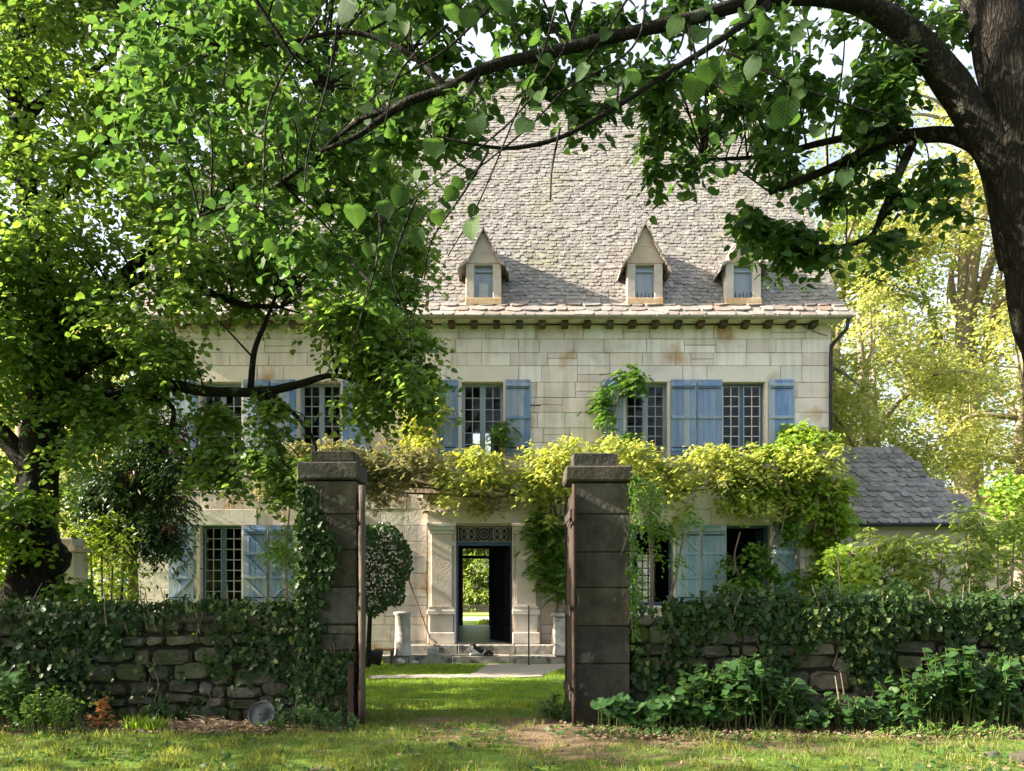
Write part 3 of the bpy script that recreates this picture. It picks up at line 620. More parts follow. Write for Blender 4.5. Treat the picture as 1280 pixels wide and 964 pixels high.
# ---- roof
GY, GZ = 17.30, 7.84        # gutter line
BY, BZ = 17.72, 8.27        # break
RY, RZ = 22.5, 16.6
RX0, RX1 = HX0-.22, HX1+.22
HPZ = 12.2                  # half hip starts
def yr(z): return BY+(z-BZ)*(RY-BY)/(RZ-BZ)
RL, RR = RX0+3.25, 4.26
r = MB(); hy = yr(HPZ); by_ = 2*RY
r.quad((RX0,GY,GZ),(RX1,GY,GZ),(RX1,BY,BZ),(RX0,BY,BZ))
r.quad((RX0,BY,BZ),(RX1,BY,BZ),(RX1,hy,HPZ),(RR,RY,RZ),(RL,RY,RZ),(RX0,hy,HPZ))
r.quad((RX1,by_-BY,BZ),(RX0,by_-BY,BZ),(RX0,by_-hy,HPZ),(RL,RY,RZ),(RR,RY,RZ),(RX1,by_-hy,HPZ))
r.quad((RX1,by_-GY,GZ),(RX0,by_-GY,GZ),(RX0,by_-BY,BZ),(RX1,by_-BY,BZ))
r.quad((RX1,hy,HPZ),(RX1,by_-hy,HPZ),(RR,RY,RZ)); r.quad((RX0,by_-hy,HPZ),(RX0,hy,HPZ),(RL,RY,RZ))
ro = r.build('roof', M['slate'], house)
gb = MB(); 
for x in (HX0+.3, HX1-.3): gb.prism([(FY, TOPZ), (HB, TOPZ), (by_-hy, HPZ-.1), (hy, HPZ-.1)], 0, .28)
for k, x in enumerate((HX0+.05, HX1-.33)):
    for i in range(8): v = gb.v[k*8+i]; v[:] = (x+v.y, v.x, v.z)
gb.build('gable_wall', M['ashlar'], house)
def slate_faces(mb, c, ux, us, un, w, h, th=.028):
    """a lauze: rounded lower edge, upper end tucked under the next row"""
    j = lambda a: random.uniform(-a, a)
    lift = th*(1.3+j(.5))
    prof = [(-.5, 0.9), (-.5, .25+j(.1)), (-.34, .06+j(.07)), (0+j(.1), 0+j(.06)), (.34, .06+j(.07)), (.5, .25+j(.1)), (.5, .9)]
    top = [c+ux*(a*w)+us*(b*h)+un*(lift*(1-b*.85)) for a, b in prof]
    b0 = len(mb.v); mb.v += top; mb.f.append([b0+i for i in range(7)])
    low = [p-un*th for p in top[1:6]]; b1 = len(mb.v); mb.v += low
    for i in range(4): mb.f.append([b0+1+i, b1+i, b1+i+1, b0+2+i])
ux = Vector((1,0,0))
us = Vector((0, RY-BY, RZ-BZ)); SL = us.length; us.normalize(); un = ux.cross(us)
sm = MB(); s = 0.; row = 0
while s < SL-.05:
    rh = .112+.018*random.random(); z = BZ+us.z*s; y = BY+us.y*s
    xl, xr = RX0, RX1
    if z > HPZ: tt = (z-HPZ)/(RZ-HPZ); xl += (RL-RX0)*tt; xr -= (RX1-RR)*tt
    x = xl+random.uniform(0, .1)
    while x < xr-.02:
        w = random.uniform(.11, .20)
        if x+w > xr+.04: w = xr-x
        wob = .03*math.sin(x*1.9+row*.13)+.02*math.sin(x*.7)
        slate_faces(sm, Vector((x+w/2, y, z))+us*(wob+random.uniform(-.014,.014)), ux, us, un, w*1.02, .235, .022); x += w
    s += rh; row += 1
sm.build('roof_slates', M['slate'], house, kind='stuff')
us2 = Vector((0, BY-GY, BZ-GZ)).normalized(); un2 = ux.cross(us2); L2 = (Vector((0,BY,BZ))-Vector((0,GY,GZ))).length
for row in range(3):
    x = RX0-.05+random.uniform(0,.15)
    while x < RX1:
        w = random.uniform(.22, .46)
        mb = MB(); slate_faces(mb, Vector((x+w/2, GY, GZ))+us2*(-.05+row*.245+random.uniform(-.02,.02)), ux, us2, un2, w*1.01, .42, .04); mb.build('slate', M['slate_piece'], house); x += w
# hip / verge trim slates on the right
hv = MB()
for k in range(60):
    t_ = k/60; p = Vector((RX1, hy, HPZ)).lerp(Vector((RR, RY, RZ)), t_); hv.box(-.12, .12, -.1, .1, -.01, .05, .01, Matrix.Translation(p) @ Matrix.Rotation(math.radians(50), 4, 'X') @ Matrix.Rotation(random.uniform(-.2,.2), 4, 'Z'))
for k in range(70):
    for xx in (RX1,): p = Vector((xx, BY, BZ)).lerp(Vector((xx, hy, HPZ)), k/70); hv.box(-.12, .05, -.1, .1, -.03, .02, .008, Matrix.Translation(p) @ Matrix.Rotation(math.radians(60), 4, 'X'))
for k in range(60): p = Vector((RL, RY, RZ)).lerp(Vector((RR, RY, RZ)), k/60); hv.box(-.1, .1, -.14, .14, -.03, .07, .012, Matrix.Translation(p))
hv.build('ridge_slates', M['slate'], house, kind='stuff')
# gutter, rafters, downpipe
gu = MB(); prof = [(.075*math.cos(a), .075*math.sin(a)) for a in np.linspace(PI, 2*PI, 9)]
b0 = 0
for x in (RX0-.05, RX1+.12):
    for py_, pz_ in prof: gu.v.append(Vector((x, GY-.09+py_, GZ-.02+pz_)))
for i in range(8): gu.f.append([i, i+1, 9+i+1, 9+i])
gu.f.append(list(range(9))); gu.f.append(list(range(17, 8, -1)))
guo = gu.build('gutter', M['zinc'], house)
for k in range(30):
    x = RX0+.2+k*.545
    MB().tube([(x, GY-.09+.082*math.cos(a), GZ-.02+.082*math.sin(a)) for a in np.linspace(PI, 2*PI, 7)], .012, 4).build('gutter_bracket', M['zinc'], guo)
for k in range(31):
    x = RX0+.25+k*.52
    MB().box(x-.075, x+.075, GY+.05, FY+.1, TOPZ-.10, TOPZ+.02, .008).build('rafter', M['oldwood'], house)
MB().box(RX0, RX1, GY+.02, FY-.0, TOPZ+.024, TOPZ+.05).build('soffit_board', M['dressed'], house)
dp = MB(); pts = [(RX1+.04, GY-.09, GZ-.1), (RX1+.02, GY-.05, GZ-.3), (HX1-.02, FY-.12, GZ-.62), (HX1-.03, FY-.12, GZ-1.0), (HX1-.03, FY-.12, .1)]
dp.tube(pts, .045, 8); dpo = dp.build('downpipe', M['iron'], house, True)
# wire drooping at the eave
wpts = [(X(999)+.8*t_*.8, FY-.03, Z(403)-.32*(t_)**.6) for t_ in np.linspace(0, 1, 8)]; MB().tube(wpts, .008, 4).build('loose_wire', M['iron'], house)
# snow guards
for k in range(34):
    x = RX0+.35+k*.47
    if any(abs(x-c) < .5 for c in (X(604.5), X(805.5), X(928))): continue
    p = Vector((x, BY, BZ))+us*.08+un*.05; MB().tube([p, p+Vector((0, -.02, .15))], .010, 4).build('snow_guard', M['zinc'], house)
# ---- dormers
def dormer(pc, hw, peak_py, ajar):
    c = (pc-640)/FPX*BY; zz = lambda py: EYE+(HOR-py)/FPX*BY; w = hw/FPX*BY; y0 = BY-.08
    ze_, zp = zz(331), zz(peak_py+5); zb = zz(380)-.05; ww = w*.54
    d = MB(); d.prism([(c-w,zb+.157),(c-ww,zb+.157),(c-ww,ze_-.03),(c+ww,ze_-.03),(c+ww,zb+.157),(c+w,zb+.157),(c+w,ze_),(c-w,ze_)], y0, y0+.22)
    do = d.build('dormer', M['dormer'], house, bevel=.01)
    MB().box(c-w-.01, c+w+.01, y0-.03, y0+.22, zb, zb+.155).build('sill', M['ochre'], do, bevel=.012)
    g_ = MB(); g_.prism([(c-w-.02, ze_+.003), (c+w+.02, ze_+.003), (c+.05, zp-.02), (c-.05, zp-.02)], y0-.01, y0+.2); g_.build('gable_stone', M['dormer'], do)
    h = MB(); 
    for k in range(3): h.box(c-.07+.07*k, c-.05+.07*k, y0-.012, y0-.005, zp-.33, zp-.30)
    h.box(c-.15, c+.15, y0-.018, y0-.005, zp-.45, zp-.435); h.build('gable_band', M['mortar'], do)
    yb = lambda z: BY+(z-BZ)*(RY-BY)/(RZ-BZ)
    ch = MB()
    for s_ in (-1, 1):
        x = c+s_*(w-.03); ch.quad((x, y0+.02, zb), (x, y0+.02, ze_+.1), (x, yb(ze_)+.2, ze_+.1), (x, y0+.25, zb))
        x = c+s_*(w-.10); ch.quad((x, y0+.02, zb), (x, y0+.02, ze_+.1), (x, yb(ze_)+.2, ze_+.1), (x, y0+.25, zb))
    ch.build('cheek', M['dressed'], do)
    # flared roof
    q = MB(); prof = [(0, zp+.09), (w*.45, zp-.33), (w*.85, zp-.66), (w*1.28, ze_-.10), (w*1.42, ze_-.22)]
    for s_ in (-1, 1):
        for k in range(len(prof)-1):
            (xa, za), (xb, zb2) = prof[k], prof[k+1]; nn = 3
            for i in range(nn):
                t0, t1 = i/nn, (i+1)/nn+.12
                x0, z0_, x1, z1_ = xa+(xb-xa)*t0, za+(zb2-za)*t0, xa+(xb-xa)*t1, za+(zb2-za)*t1
                j = random.uniform(-.02, .02); th = .05
                b_ = len(q.v); ya = y0-.10+j
                for yy, zt in ((ya, 1), (None, 1)):
                    for (xx, zq) in ((x0, z0_), (x1, z1_)):
                        Yq = ya if yy is not None else max(ya+.1, yb(zq)+.12)
                        q.v.append(Vector((c+s_*xx, Yq, zq+.02+.02*i))); q.v.append(Vector((c+s_*(xx), Yq, zq-th+.02*i)))
                for f in ((0,2,6,4), (1,5,7,3), (0,1,3,2), (4,6,7,5), (2,3,7,6), (0,4,5,1)): q.f.append([b_+v for v in f])
    q.build('dormer_roof', M['slate_piece'], do)
    # window
    fr = MB(); a, b = c-ww, c+ww
    fr.box(a, a+.03, y0+.08, y0+.13, zb+.16, ze_); fr.box(b-.03, b, y0+.08, y0+.13, zb+.16, ze_); fr.box(a, b, y0+.079, y0+.129, ze_-.04, ze_); fr.box(a, b, y0+.075, y0+.125, ze_-.18, ze_-.15)
    fr.build('casement', M['frame'], do)
    MB().quad((a, y0+.12, zb+.16), (b, y0+.12, zb+.16), (b, y0+.12, ze_), (a, y0+.12, ze_)).build('pane', M['dusty'], do)
    if ajar: MB().box(c-.11, c+.11, y0+.07, y0+.078, zb+.20, zb+.52).build('white_panel', M['bar'], do)
    else:
        q = MB()
        for k in range(5): q.box(a+.05+k*.09, a+.065+k*.09, y0+.06, y0+.07, zb+.16, zb+.32-.03*(k % 2))
        q.build('window_railing', M['iron'], do)
dormer(604.5, 22, 288, True); dormer(805.5, 22, 281, False); dormer(928, 22, 288, False)
# chimneys
def chimney(x, y, w, d, z0, z1):
    c = MB(); c.box(x-w, x+w, y-d, y+d, z0, z1-.7, .02); c.box(x-w-.08, x+w+.08, y-d-.08, y+d+.08, z1-.699, z1-.55)
    co = c.build('chimney', M['dressed'], house, bevel=.02)
    k = MB(); k.box(x-w+.08, x+w-.08, y-d+.08, y+d-.08, z1-.548, z1); k.build('chimney_pot', M['brick'], co)
chimney(6.75, 23.2, .75, .45, 9, 16.9); chimney(-7.6, 23.2, .7, .45, 9, 17)
# ---------------------------------------------------------------- steps, column stumps
st = thing('entrance_steps', 'worn stone entrance steps below the open front door', 'steps')
def rowblocks(name, x0, x1, y0, y1, z0, z1, w, parent, m, bev=.015):
    x = x0
    while x < x1-.05:
        q = min(x1, x+random.uniform(.7, 1.3)*w); q = x1 if x1-q < .2 else q
        MB().box(x+.004, q-.004, y0+random.uniform(0,.015), y1, z0, z1+random.uniform(-.006,.006), .004).build(name, m, parent, bevel=bev); x = q
rowblocks('step_block', X(505), X(694), FY-.55, FY-.27, .02, .365, 1.1, st, M['step'])
rowblocks('landing_slab', X(525), X(690), FY-.268, FY+.02, .10, .368, 1.2, st, M['step'])
rowblocks('step_block', X(478), X(722), FY-.98, FY-.56, -.05, .165, 1.0, st, M['step'])
c = G(503.5, 828); c = Vector(((503.5-640)/FPX*16.75, 16.75, .17))
o = MB().lathe([(.20,0),(.185,.02),(.17,.5),(.165,.88),(.20,.90),(.205,.95),(.03,.96)], c, 18).build('column_stump', M['white_stone'], None, True)
o['label'] = 'round weathered stone column stump left of the entrance steps'; o['category'] = 'column'
c = Vector(((703-640)/FPX*16.75, 16.75, .17)); p = MB()
p.box(c.x-.2, c.x+.26, c.y-.2, c.y+.2, .17, 1.02, .01); t_ = thing('stone_pedestal', 'square whitewashed stone pedestal right of the entrance steps', 'pedestal')
p.build('shaft', M['white_stone'], t_, bevel=.02); MB().box(c.x-.25, c.x+.31, c.y-.25, c.y+.25, 1.022, 1.09, .01).build('top_slab', M['white_stone'], t_, bevel=.015)
MB().box(c.x-.12, c.x+.2, c.y-.12, c.y+.12, 1.092, 1.14, .02).build('loose_stone', M['step'], t_, bevel=.01)
# ---------------------------------------------------------------- cat
def cat(loc, face):
    me_ = bpy.data.meshes.new('body'); bm = bmesh.new()
    # skeleton in local coords: x along the body, head at -x
    pts = {'hip': (.16,0,.095,.105), 'mid': (.04,0,.098,.095), 'sho': (-.075,0,.100,.085), 'nk': (-.125,-.005,.145,.066), 'hd': (-.155,-.015,.195,.084), 'muz': (-.185,-.070,.178,.042),
           'e1': (-.222,-.022,.292,.006), 'e1b': (-.205,-.018,.255,.030), 'e2': (-.108,-.022,.292,.006), 'e2b': (-.122,-.018,.255,.030),
           'fl1': (-.12,-.06,.06,.034), 'fp1': (-.235,-.075,.024,.026), 'fl2': (-.12,.05,.05,.03), 'fp2': (-.22,.04,.022,.024),
           'th1': (.16,-.085,.075,.075), 'bp1': (.04,-.14,.028,.028), 'th2': (.18,.06,.06,.055), 'bp2': (.10,.10,.022,.022),
           't1': (.27,-.05,.04,.028), 't2': (.27,-.14,.028,.024), 't3': (.16,-.19,.024,.018)}
    ed = [('hip','mid'),('mid','sho'),('sho','nk'),('nk','hd'),('hd','muz'),('hd','e1b'),('e1b','e1'),('hd','e2b'),('e2b','e2'),('sho','fl1'),('fl1','fp1'),('sho','fl2'),('fl2','fp2'),('hip','th1'),('th1','bp1'),('hip','th2'),('th2','bp2'),('hip','t1'),('t1','t2'),('t2','t3')]
    idx = {}
    for k, v in pts.items(): idx[k] = bm.verts.new(v[:3])
    for a, b_ in ed: bm.edges.new((idx[a], idx[b_]))
    bm.to_mesh(me_); bm.free(); o = bpy.data.objects.new('body', me_); COL.objects.link(o)
    sk = o.modifiers.new('Skin', 'SKIN'); sk.use_smooth_shade = True
    for i, k in enumerate(pts): me_.skin_vertices[0].data[i].radius = (pts[k][3],)*2
    me_.skin_vertices[0].data[0].use_root = True
    ss = o.modifiers.new('Subsurf', 'SUBSURF'); ss.levels = ss.render_levels = 2
    m = bpy.data.materials.new('cat_fur'); m.use_nodes = True; N = m.node_tree; L = N.links; bs = N.nodes['Principled BSDF']; bs.inputs['Roughness'].default_value = .8
    tc = N.nodes.new('ShaderNodeTexCoord'); sx = N.nodes.new('ShaderNodeSeparateXYZ'); L.new(tc.outputs['Object'], sx.inputs[0])
    nz_ = N.nodes.new('ShaderNodeTexNoise'); nz_.inputs['Scale'].default_value = 9; L.new(tc.outputs['Object'], nz_.inputs['Vector'])
    # white: low (belly, paws) and front of the face/chest
    a_ = N.nodes.new('ShaderNodeMath'); a_.operation = 'MULTIPLY_ADD'; a_.inputs[1].default_value = -.68; L.new(sx.outputs[0], a_.inputs[0])
    s1 = N.nodes.new('ShaderNodeMath'); s1.operation = 'MULTIPLY'; s1.inputs[1].default_value = -1.0; L.new(sx.outputs[2], s1.inputs[0]); L.new(s1.outputs[0], a_.inputs[2])
    s2 = N.nodes.new('ShaderNodeMath'); s2.operation = 'MULTIPLY_ADD'; s2.inputs[1].default_value = .08; L.new(nz_.outputs[0], s2.inputs[0]); L.new(a_.outputs[0], s2.inputs[2])
    gt = N.nodes.new('ShaderNodeMath'); gt.operation = 'GREATER_THAN'; gt.inputs[1].default_value = -.012; L.new(s2.outputs[0], gt.inputs[0])
    x_ = N.nodes.new('ShaderNodeMix'); x_.data_type = 'RGBA'; x_.inputs['A'].default_value = (.012,.012,.013,1); x_.inputs['B'].default_value = (.75,.73,.7,1); vm = N.nodes.new('ShaderNodeVectorMath'); vm.operation = 'DISTANCE'; vm.inputs[1].default_value = (-.188,-.085,.172); L.new(tc.outputs['Object'], vm.inputs[0])
    lt_ = N.nodes.new('ShaderNodeMath'); lt_.operation = 'LESS_THAN'; lt_.inputs[1].default_value = .042; L.new(vm.outputs['Value'], lt_.inputs[0])
    mxx = N.nodes.new('ShaderNodeMath'); mxx.operation = 'MAXIMUM'; L.new(gt.outputs[0], mxx.inputs[0]); L.new(lt_.outputs[0], mxx.inputs[1]); L.new(mxx.outputs[0], x_.inputs['Factor']); L.new(x_.outputs['Result'], bs.inputs['Base Color'])
    me_.materials.append(m)
    root = thing('cat', 'black and white cat lying on the lower entrance step', 'cat')
    root.location = loc; root.rotation_euler = (0, 0, face); o.parent = root
    for n_, pos, r_, mm in (('eye', (-.196,-.088,.212), .006, 'iron'), ('eye', (-.142,-.092,.212), .006, 'iron'), ('nose', (-.192,-.108,.188), .006, 'pink')):
        MB().lathe([(r_*.3,-r_),(r_,0),(r_*.3,r_)], pos, 8).build(n_, M['iron'] if mm == 'iron' else M['brick'], root)
    return root
cat(Vector(((600-640)/FPX*16.75, 16.75, .166)), 0.12)
# ---------------------------------------------------------------- tools and clutter by the steps
t_ = thing('broom', 'wooden broom leaning against the wall left of the door', 'broom')
a = P(503, 703, FY-.09); b_ = P(538, 800, FY-.45); b_.z = .5
MB().tube([a, a.lerp(b_, .5)+Vector((0,-.01,0)), b_], [.014,.015,.017], 6).build('handle', M['oldwood'], t_)
MB().tube([b_, b_+Vector((.05, -.01, -.06)), b_+Vector((.10,-.02,-.125))], [.03, .06, .085], 8).build('head', M['vine_bark'], t_)
o = MB().tube([G(661, 832)+Vector((0,0,0)), G(661, 832)+Vector((0,.03,1.28))], .016, 6).build('iron_rod', M['iron']); o['label'] = 'thin iron rod standing upright before the entrance steps'; o['category'] = 'rod'
y_ = 16.2
for nm, px, lab, cat_ in (('stone_block', 541, 'small square stone block set upright on the lower step edge', 'stone'),):
    x_ = (px-640)/FPX*16.85; o = MB().box(x_-.12, x_+.12, 16.8, 16.98, .167, .33, .01).build('loose_block', M['white_stone'], None, bevel=.015); o['label'] = lab; o['category'] = cat_
pot = thing('plant_tub', 'dark round plant tub on the gravel beside the topiary', 'tub')
c = Vector(((467-640)/FPX*y_, y_, 0)); MB().lathe([(.15,0),(.19,.22),(.21,.30),(.20,.32),(.17,.30)], c, 16).build('tub', M['iron'], pot, True)
MB().lathe([(.165,.26),(.16,.285),(.01,.30)], c, 12).build('soil', M['litter'], pot)
stl = thing('wooden_stool', 'low sunlit wooden stool left of the column stump', 'stool')
c = Vector(((481-640)/FPX*16.5, 16.5, 0)); MB().box(c.x-.2, c.x+.2, c.y-.14, c.y+.14, .30, .34).build('seat', M['oldwood'], stl, bevel=.006)
for sx_ in (-1, 1):
    for sy_ in (-1, 1): MB().box(c.x+sx_*.16-.02, c.x+sx_*.16+.02, c.y+sy_*.1-.02, c.y+sy_*.1+.02, 0, .298).build('leg', M['oldwood'], stl)
MB().box(c.x-.14, c.x+.14, c.y-.012, c.y+.012, .12, .15).build('stretcher', M['oldwood'], stl)
for i, (px, rr, lab) in enumerate(((500, .13, 'rounded white stone at the foot of the column stump'), (519, .09, 'small grey stone in the grass under the steps'))):
    c = Vector(((px-640)/FPX*16.3, 16.3, rr*.4)); q = MB()
    bm = bmesh.new(); bmesh.ops.create_icosphere(bm, subdivisions=2, radius=rr)
    for v in bm.verts: v.co *= 1+.25*noise.noise(v.co*9+c); v.co.z *= .7; v.co += c
    me = bpy.data.meshes.new('stone'); bm.to_mesh(me); bm.free(); me.materials.append(M['white_stone']); o = bpy.data.objects.new('loose_stone', me); COL.objects.link(o); o['label'] = lab; o['category'] = 'stone'
# ---------------------------------------------------------------- garden walls, rubble stones one by one
def garden_wall(x0, x1, top, label, name='garden_wall'):
    wl = thing(name, label, 'wall')
    y0, y1 = 9.2, 9.68
    MB().box(x0, x1, y0+.05, y1, -.1, top-.12).build('wall_core', M['wallcore'], wl)
    stones = []
    z = .0
    while z < top-.02:
        h = random.uniform(.10, .27); h = top-z if top-z-h < .1 else h; x = x0
        while x < x1:
            w = random.uniform(.14, .58); stones.append((x, min(x+w, x1), z, z+h)); x += w
        z += h
    stones.sort(key=lambda q: abs((q[0]+q[1])/2)); rest = stones[270:]; many = MB()
    for i, (a, b, c, d) in enumerate(stones):
        mb = many if i >= 270 else MB(); px = random.uniform(-.035, .03); g_ = random.uniform(.008, .018)
        dz = .08*noise.noise(Vector((a*1.3, c*2, 4)))
        b0 = len(mb.v); cx_, cz_ = (a+b)/2, (c+d)/2; hw, hh = (b-a)/2-g_, (d-c)/2-g_
        for (k, sc_, yy) in ((0, 1, y0+.15), (1, 1, y0+.02+px), (2, .82, y0-.02+px)):
            for (sx_, sz_) in ((-1,-.6),(-.7,-1),(.7,-1),(1,-.6),(1,.6),(.7,1),(-.7,1),(-1,.6)):
                mb.v.append(Vector((cx_+sx_*hw*sc_+random.uniform(-.022,.022), yy+random.uniform(-.02,.02), cz_+dz+sz_*hh*sc_+random.uniform(-.018,.018))))
        for k in range(2):
            for i2 in range(8): j2 = (i2+1) % 8; mb.f.append([b0+k*8+i2, b0+k*8+j2, b0+k*8+8+j2, b0+k*8+8+i2])
        mb.f.append([b0+16+i2 for i2 in range(8)])
        if i < 270: mb.build('stone', M['rubble'], wl)
    if many.v: many.build('distant_stones', M['rubble'], wl, kind='stuff')
    # coping
    x = x0
    while x < x1:
        w = random.uniform(.35, .7); q = min(x+w, x1); MB().box(x+.008, q-.008, y0-.03, y1+.03, top-.12+random.uniform(-.01,.01), top-.02+random.uniform(-.02,.03), .012).build('coping_stone', M['rubble'], wl, bevel=.02); x = q
    return wl
garden_wall(-12.5, -2.56, 1.33, 'low rubble stone garden wall left of the gate')
garden_wall(1.45, 12.5, 1.30, 'low ivy-covered rubble garden wall right of the gate')
# ---------------------------------------------------------------- gate pillars
def pillar(x0, x1, joints, cap, topb, label, rubble_from=None):
    t = thing('gate_pillar', label, 'pillar'); y0, y1 = 9.1, 9.1+.52
    zf = lambda py: EYE+(HOR-py)/FPX*9.1
    MB().box(x0+.02, x1-.02, y0+.02, y1-.02, -.1, zf(joints[0])-.01).build('core', M['wallcore'], t)
    for i in range(len(joints)-1):
        z1_, z0_ = zf(joints[i]), zf(joints[i+1])
        if i == len(joints)-2: z0_ = -.05
        if rubble_from is not None and i >= rubble_from:
            for zz in np.arange(z0_, z1_-.05, .2):
                ze2 = min(z1_, zz+.2); xs_ = [x0, x0+random.uniform(.2,.45), x1]
                for a, b in zip(xs_, xs_[1:]):
                    for k, (ya, yb_) in enumerate(((y0, y0+.3), (y0+.304, y1))): MB().box(a+.006, b-.006, ya+random.uniform(-.015,.01), yb_, zz+.005, ze2-.005, .012).build('stone', M['rubble'], t, bevel=.018)
        else:
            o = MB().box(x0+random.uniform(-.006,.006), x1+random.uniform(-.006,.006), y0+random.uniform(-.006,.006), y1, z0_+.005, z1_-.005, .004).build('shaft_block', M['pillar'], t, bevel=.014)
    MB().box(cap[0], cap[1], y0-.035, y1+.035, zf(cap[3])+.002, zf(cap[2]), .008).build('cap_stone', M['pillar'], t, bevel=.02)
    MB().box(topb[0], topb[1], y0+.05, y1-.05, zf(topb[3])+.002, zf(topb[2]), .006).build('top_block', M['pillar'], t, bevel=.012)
XP = lambda px: (px-640)/FPX*9.1
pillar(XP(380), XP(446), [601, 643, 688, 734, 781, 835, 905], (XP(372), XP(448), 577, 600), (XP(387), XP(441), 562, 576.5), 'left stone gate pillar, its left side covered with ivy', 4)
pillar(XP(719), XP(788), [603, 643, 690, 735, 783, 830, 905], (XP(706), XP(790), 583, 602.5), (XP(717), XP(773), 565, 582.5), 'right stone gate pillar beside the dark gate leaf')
# gate leaves (opened back, seen nearly edge-on)
def gate(ax, ay, bx, by2, label, side, z1=2.84):
    t = thing('gate_leaf', label, 'gate'); d = Vector((bx-ax, by2-ay, 0)); l = d.length; ux_ = d.normalized(); uy = Vector((-ux_.y, ux_.x, 0))
    mt = Matrix(((ux_.x, uy.x, 0, ax), (ux_.y, uy.y, 0, ay), (0,0,1,0), (0,0,0,1)))
    q = MB(); q.tube([mt @ Vector((0,0,.02+i*(z1-.02)/9)) for i in range(10)], [(.040 if side < 0 else .026)+.005*math.sin(i*2.1) for i in range(10)], 10, .06); q.build('hinge_post', M['oldwood'] if side < 0 else M['rust'], t, True); pm = M['oldwood'] if side < 0 else M['gatewood']
    n = 8
    for k in range(n):
        a = .05+(l-.1)*k/n; MB().box(a+.004, a+(l-.1)/n-.004, -.018, .012, .08+random.uniform(0,.03), z1-.05-random.uniform(0,.06), .003, mt).build('plank', pm, t)
    for zz in (.35, 1.35, 2.5): MB().box(.0, l, .0125, .05, zz-.05, zz+.05, .002, mt).build('rail', pm, t)
    MB().box(l-.05, l, -.03, .03, .05, z1, 0, mt).build('meeting_stile', M['rust'], t)
    for zz in (.45, 1.4, 2.4): MB().box(-.03, .5, .0505, .058, zz-.025, zz+.025, 0, mt).build('strap_hinge', M['rust'], t)
    return t, mt
gl, mt = gate(XP(455), 8.98, -2.04, 10.12, 'left gate leaf of weathered planks, opened inward with hanging chain', -1)
# chain hanging on the left leaf
p0 = P(463, 690, 9.6)
for k in range(9):
    c = p0+Vector((.012*math.sin(k), 0, -.055*k)); q = MB()
    ang = (k % 2)*PI/2
    q.tube([c+Vector((math.cos(a)*.020*math.cos(ang), math.cos(a)*.020*math.sin(ang), math.sin(a)*.036)) for a in np.linspace(0, 2*PI, 11)], .007, 5, cap=False); q.build('chain_link', M['rust'], gl)
gr_, mt = gate(XP(716), 8.88, .735, 10.1, 'right gate leaf of dark rusty iron and planks, opened inward', 1)
zc_ = EYE-(750-HOR)/FPX*8.9
MB().tube([P(720, 741, 8.86)+Vector((0,-.01,0)), P(723, 744, 8.86), P(724, 752, 8.86), P(722, 760, 8.86), P(719, 763, 8.86)], .008, 6).build('ring_handle', M['rust'], gr_)
# short wooden post leaning at the left pillar foot
o = MB().box(XP(437), XP(446), 8.96, 9.05, 0, .75, .008).build('wooden_post', M['rust'], None, bevel=.008); o['label'] = 'short brown wooden post at the foot of the left gate pillar'; o['category'] = 'post'
# ---------------------------------------------------------------- outbuilding on the right
ob = thing('outbuilding', 'low stone outbuilding with hipped dark slate roof right of the house', 'outbuilding')
OY = 20.5; OX = lambda px, Y=OY: (px-640)/FPX*Y; OZ = lambda py, Y=OY: EYE+(HOR-py)/FPX*Y
ez = OZ(655); ex0, ex1 = HX1+.06, OX(1232)
MB().box(ex0, OX(1215), OY+.3, OY+5, -.1, ez+.1).build('wall', M['render'], ob)
rowblocks('string_course', ex0, OX(1215)+.03, OY+.2, OY+.299, OZ(684), OZ(678), 1.0, ob, M['white_stone'])
rdg = (OX(1112, 22.6), 22.6, OZ(563, 22.6)); r0 = Vector((ex0, OY, ez)); r1 = Vector((ex1, OY, ez)); r2 = Vector(rdg); r3 = Vector((ex0, 22.6, rdg[2]))
r = MB(); r.quad(r0, r1, r2, r3); r.quad(r1, (ex1, OY+4.4, ez), r2); r.quad((ex1, OY+4.4, ez), (ex0, OY+4.4, ez), r3, r2)
oro = r.build('roof', M['slate_dark'], ob)
us3 = (r3-r0).normalized(); un3 = ux.cross(us3); l3 = (r3-r0).length; nrow = 15
for row in range(nrow):
    t0 = row/nrow; xr = ex1+(r2.x-ex1)*t0; x = ex0+random.uniform(0,.1); y = OY
    while x < xr:
        w = random.uniform(.20, .34); mb = MB(); slate_faces(mb, r0+us3*(l3*t0+random.uniform(-.015,.015))+Vector((x-ex0+w/2,0,0)), ux, us3, un3, w, l3/nrow*1.9, .035)
        mb.build('slate', M['slate_dark'], ob); x += w
MB().tube([(ex0, OY-.05, ez-.02), (ex1+.1, OY-.05, ez-.02)], .055, 8).build('gutter', M['iron'], ob)
# far red roof beyond
fr_ = thing('far_house', 'distant house with a red tiled roof behind the right trees', 'house')
fx = lambda px: (px-640)/FPX*38; fz = lambda py: EYE+(HOR-py)/FPX*38
MB().box(fx(1200), fx(1275), 38, 42, 1, fz(655)).build('wall', M['render'], fr_)
q = MB(); q.quad((fx(1196),37.6,fz(655)), (fx(1282),37.6,fz(655)), (fx(1270),40,fz(603)), (fx(1207),40,fz(603))); q.quad((fx(1282),42.4,fz(655)), (fx(1196),42.4,fz(655)), (fx(1207),40,fz(603)), (fx(1270),40,fz(603)))
q.quad((fx(1196),42.4,fz(655)), (fx(1196),37.6,fz(655)), (fx(1207),40,fz(603))); q.quad((fx(1282),37.6,fz(655)), (fx(1282),42.4,fz(655)), (fx(1270),40,fz(603))); q.build('roof', M['terracotta'], fr_)
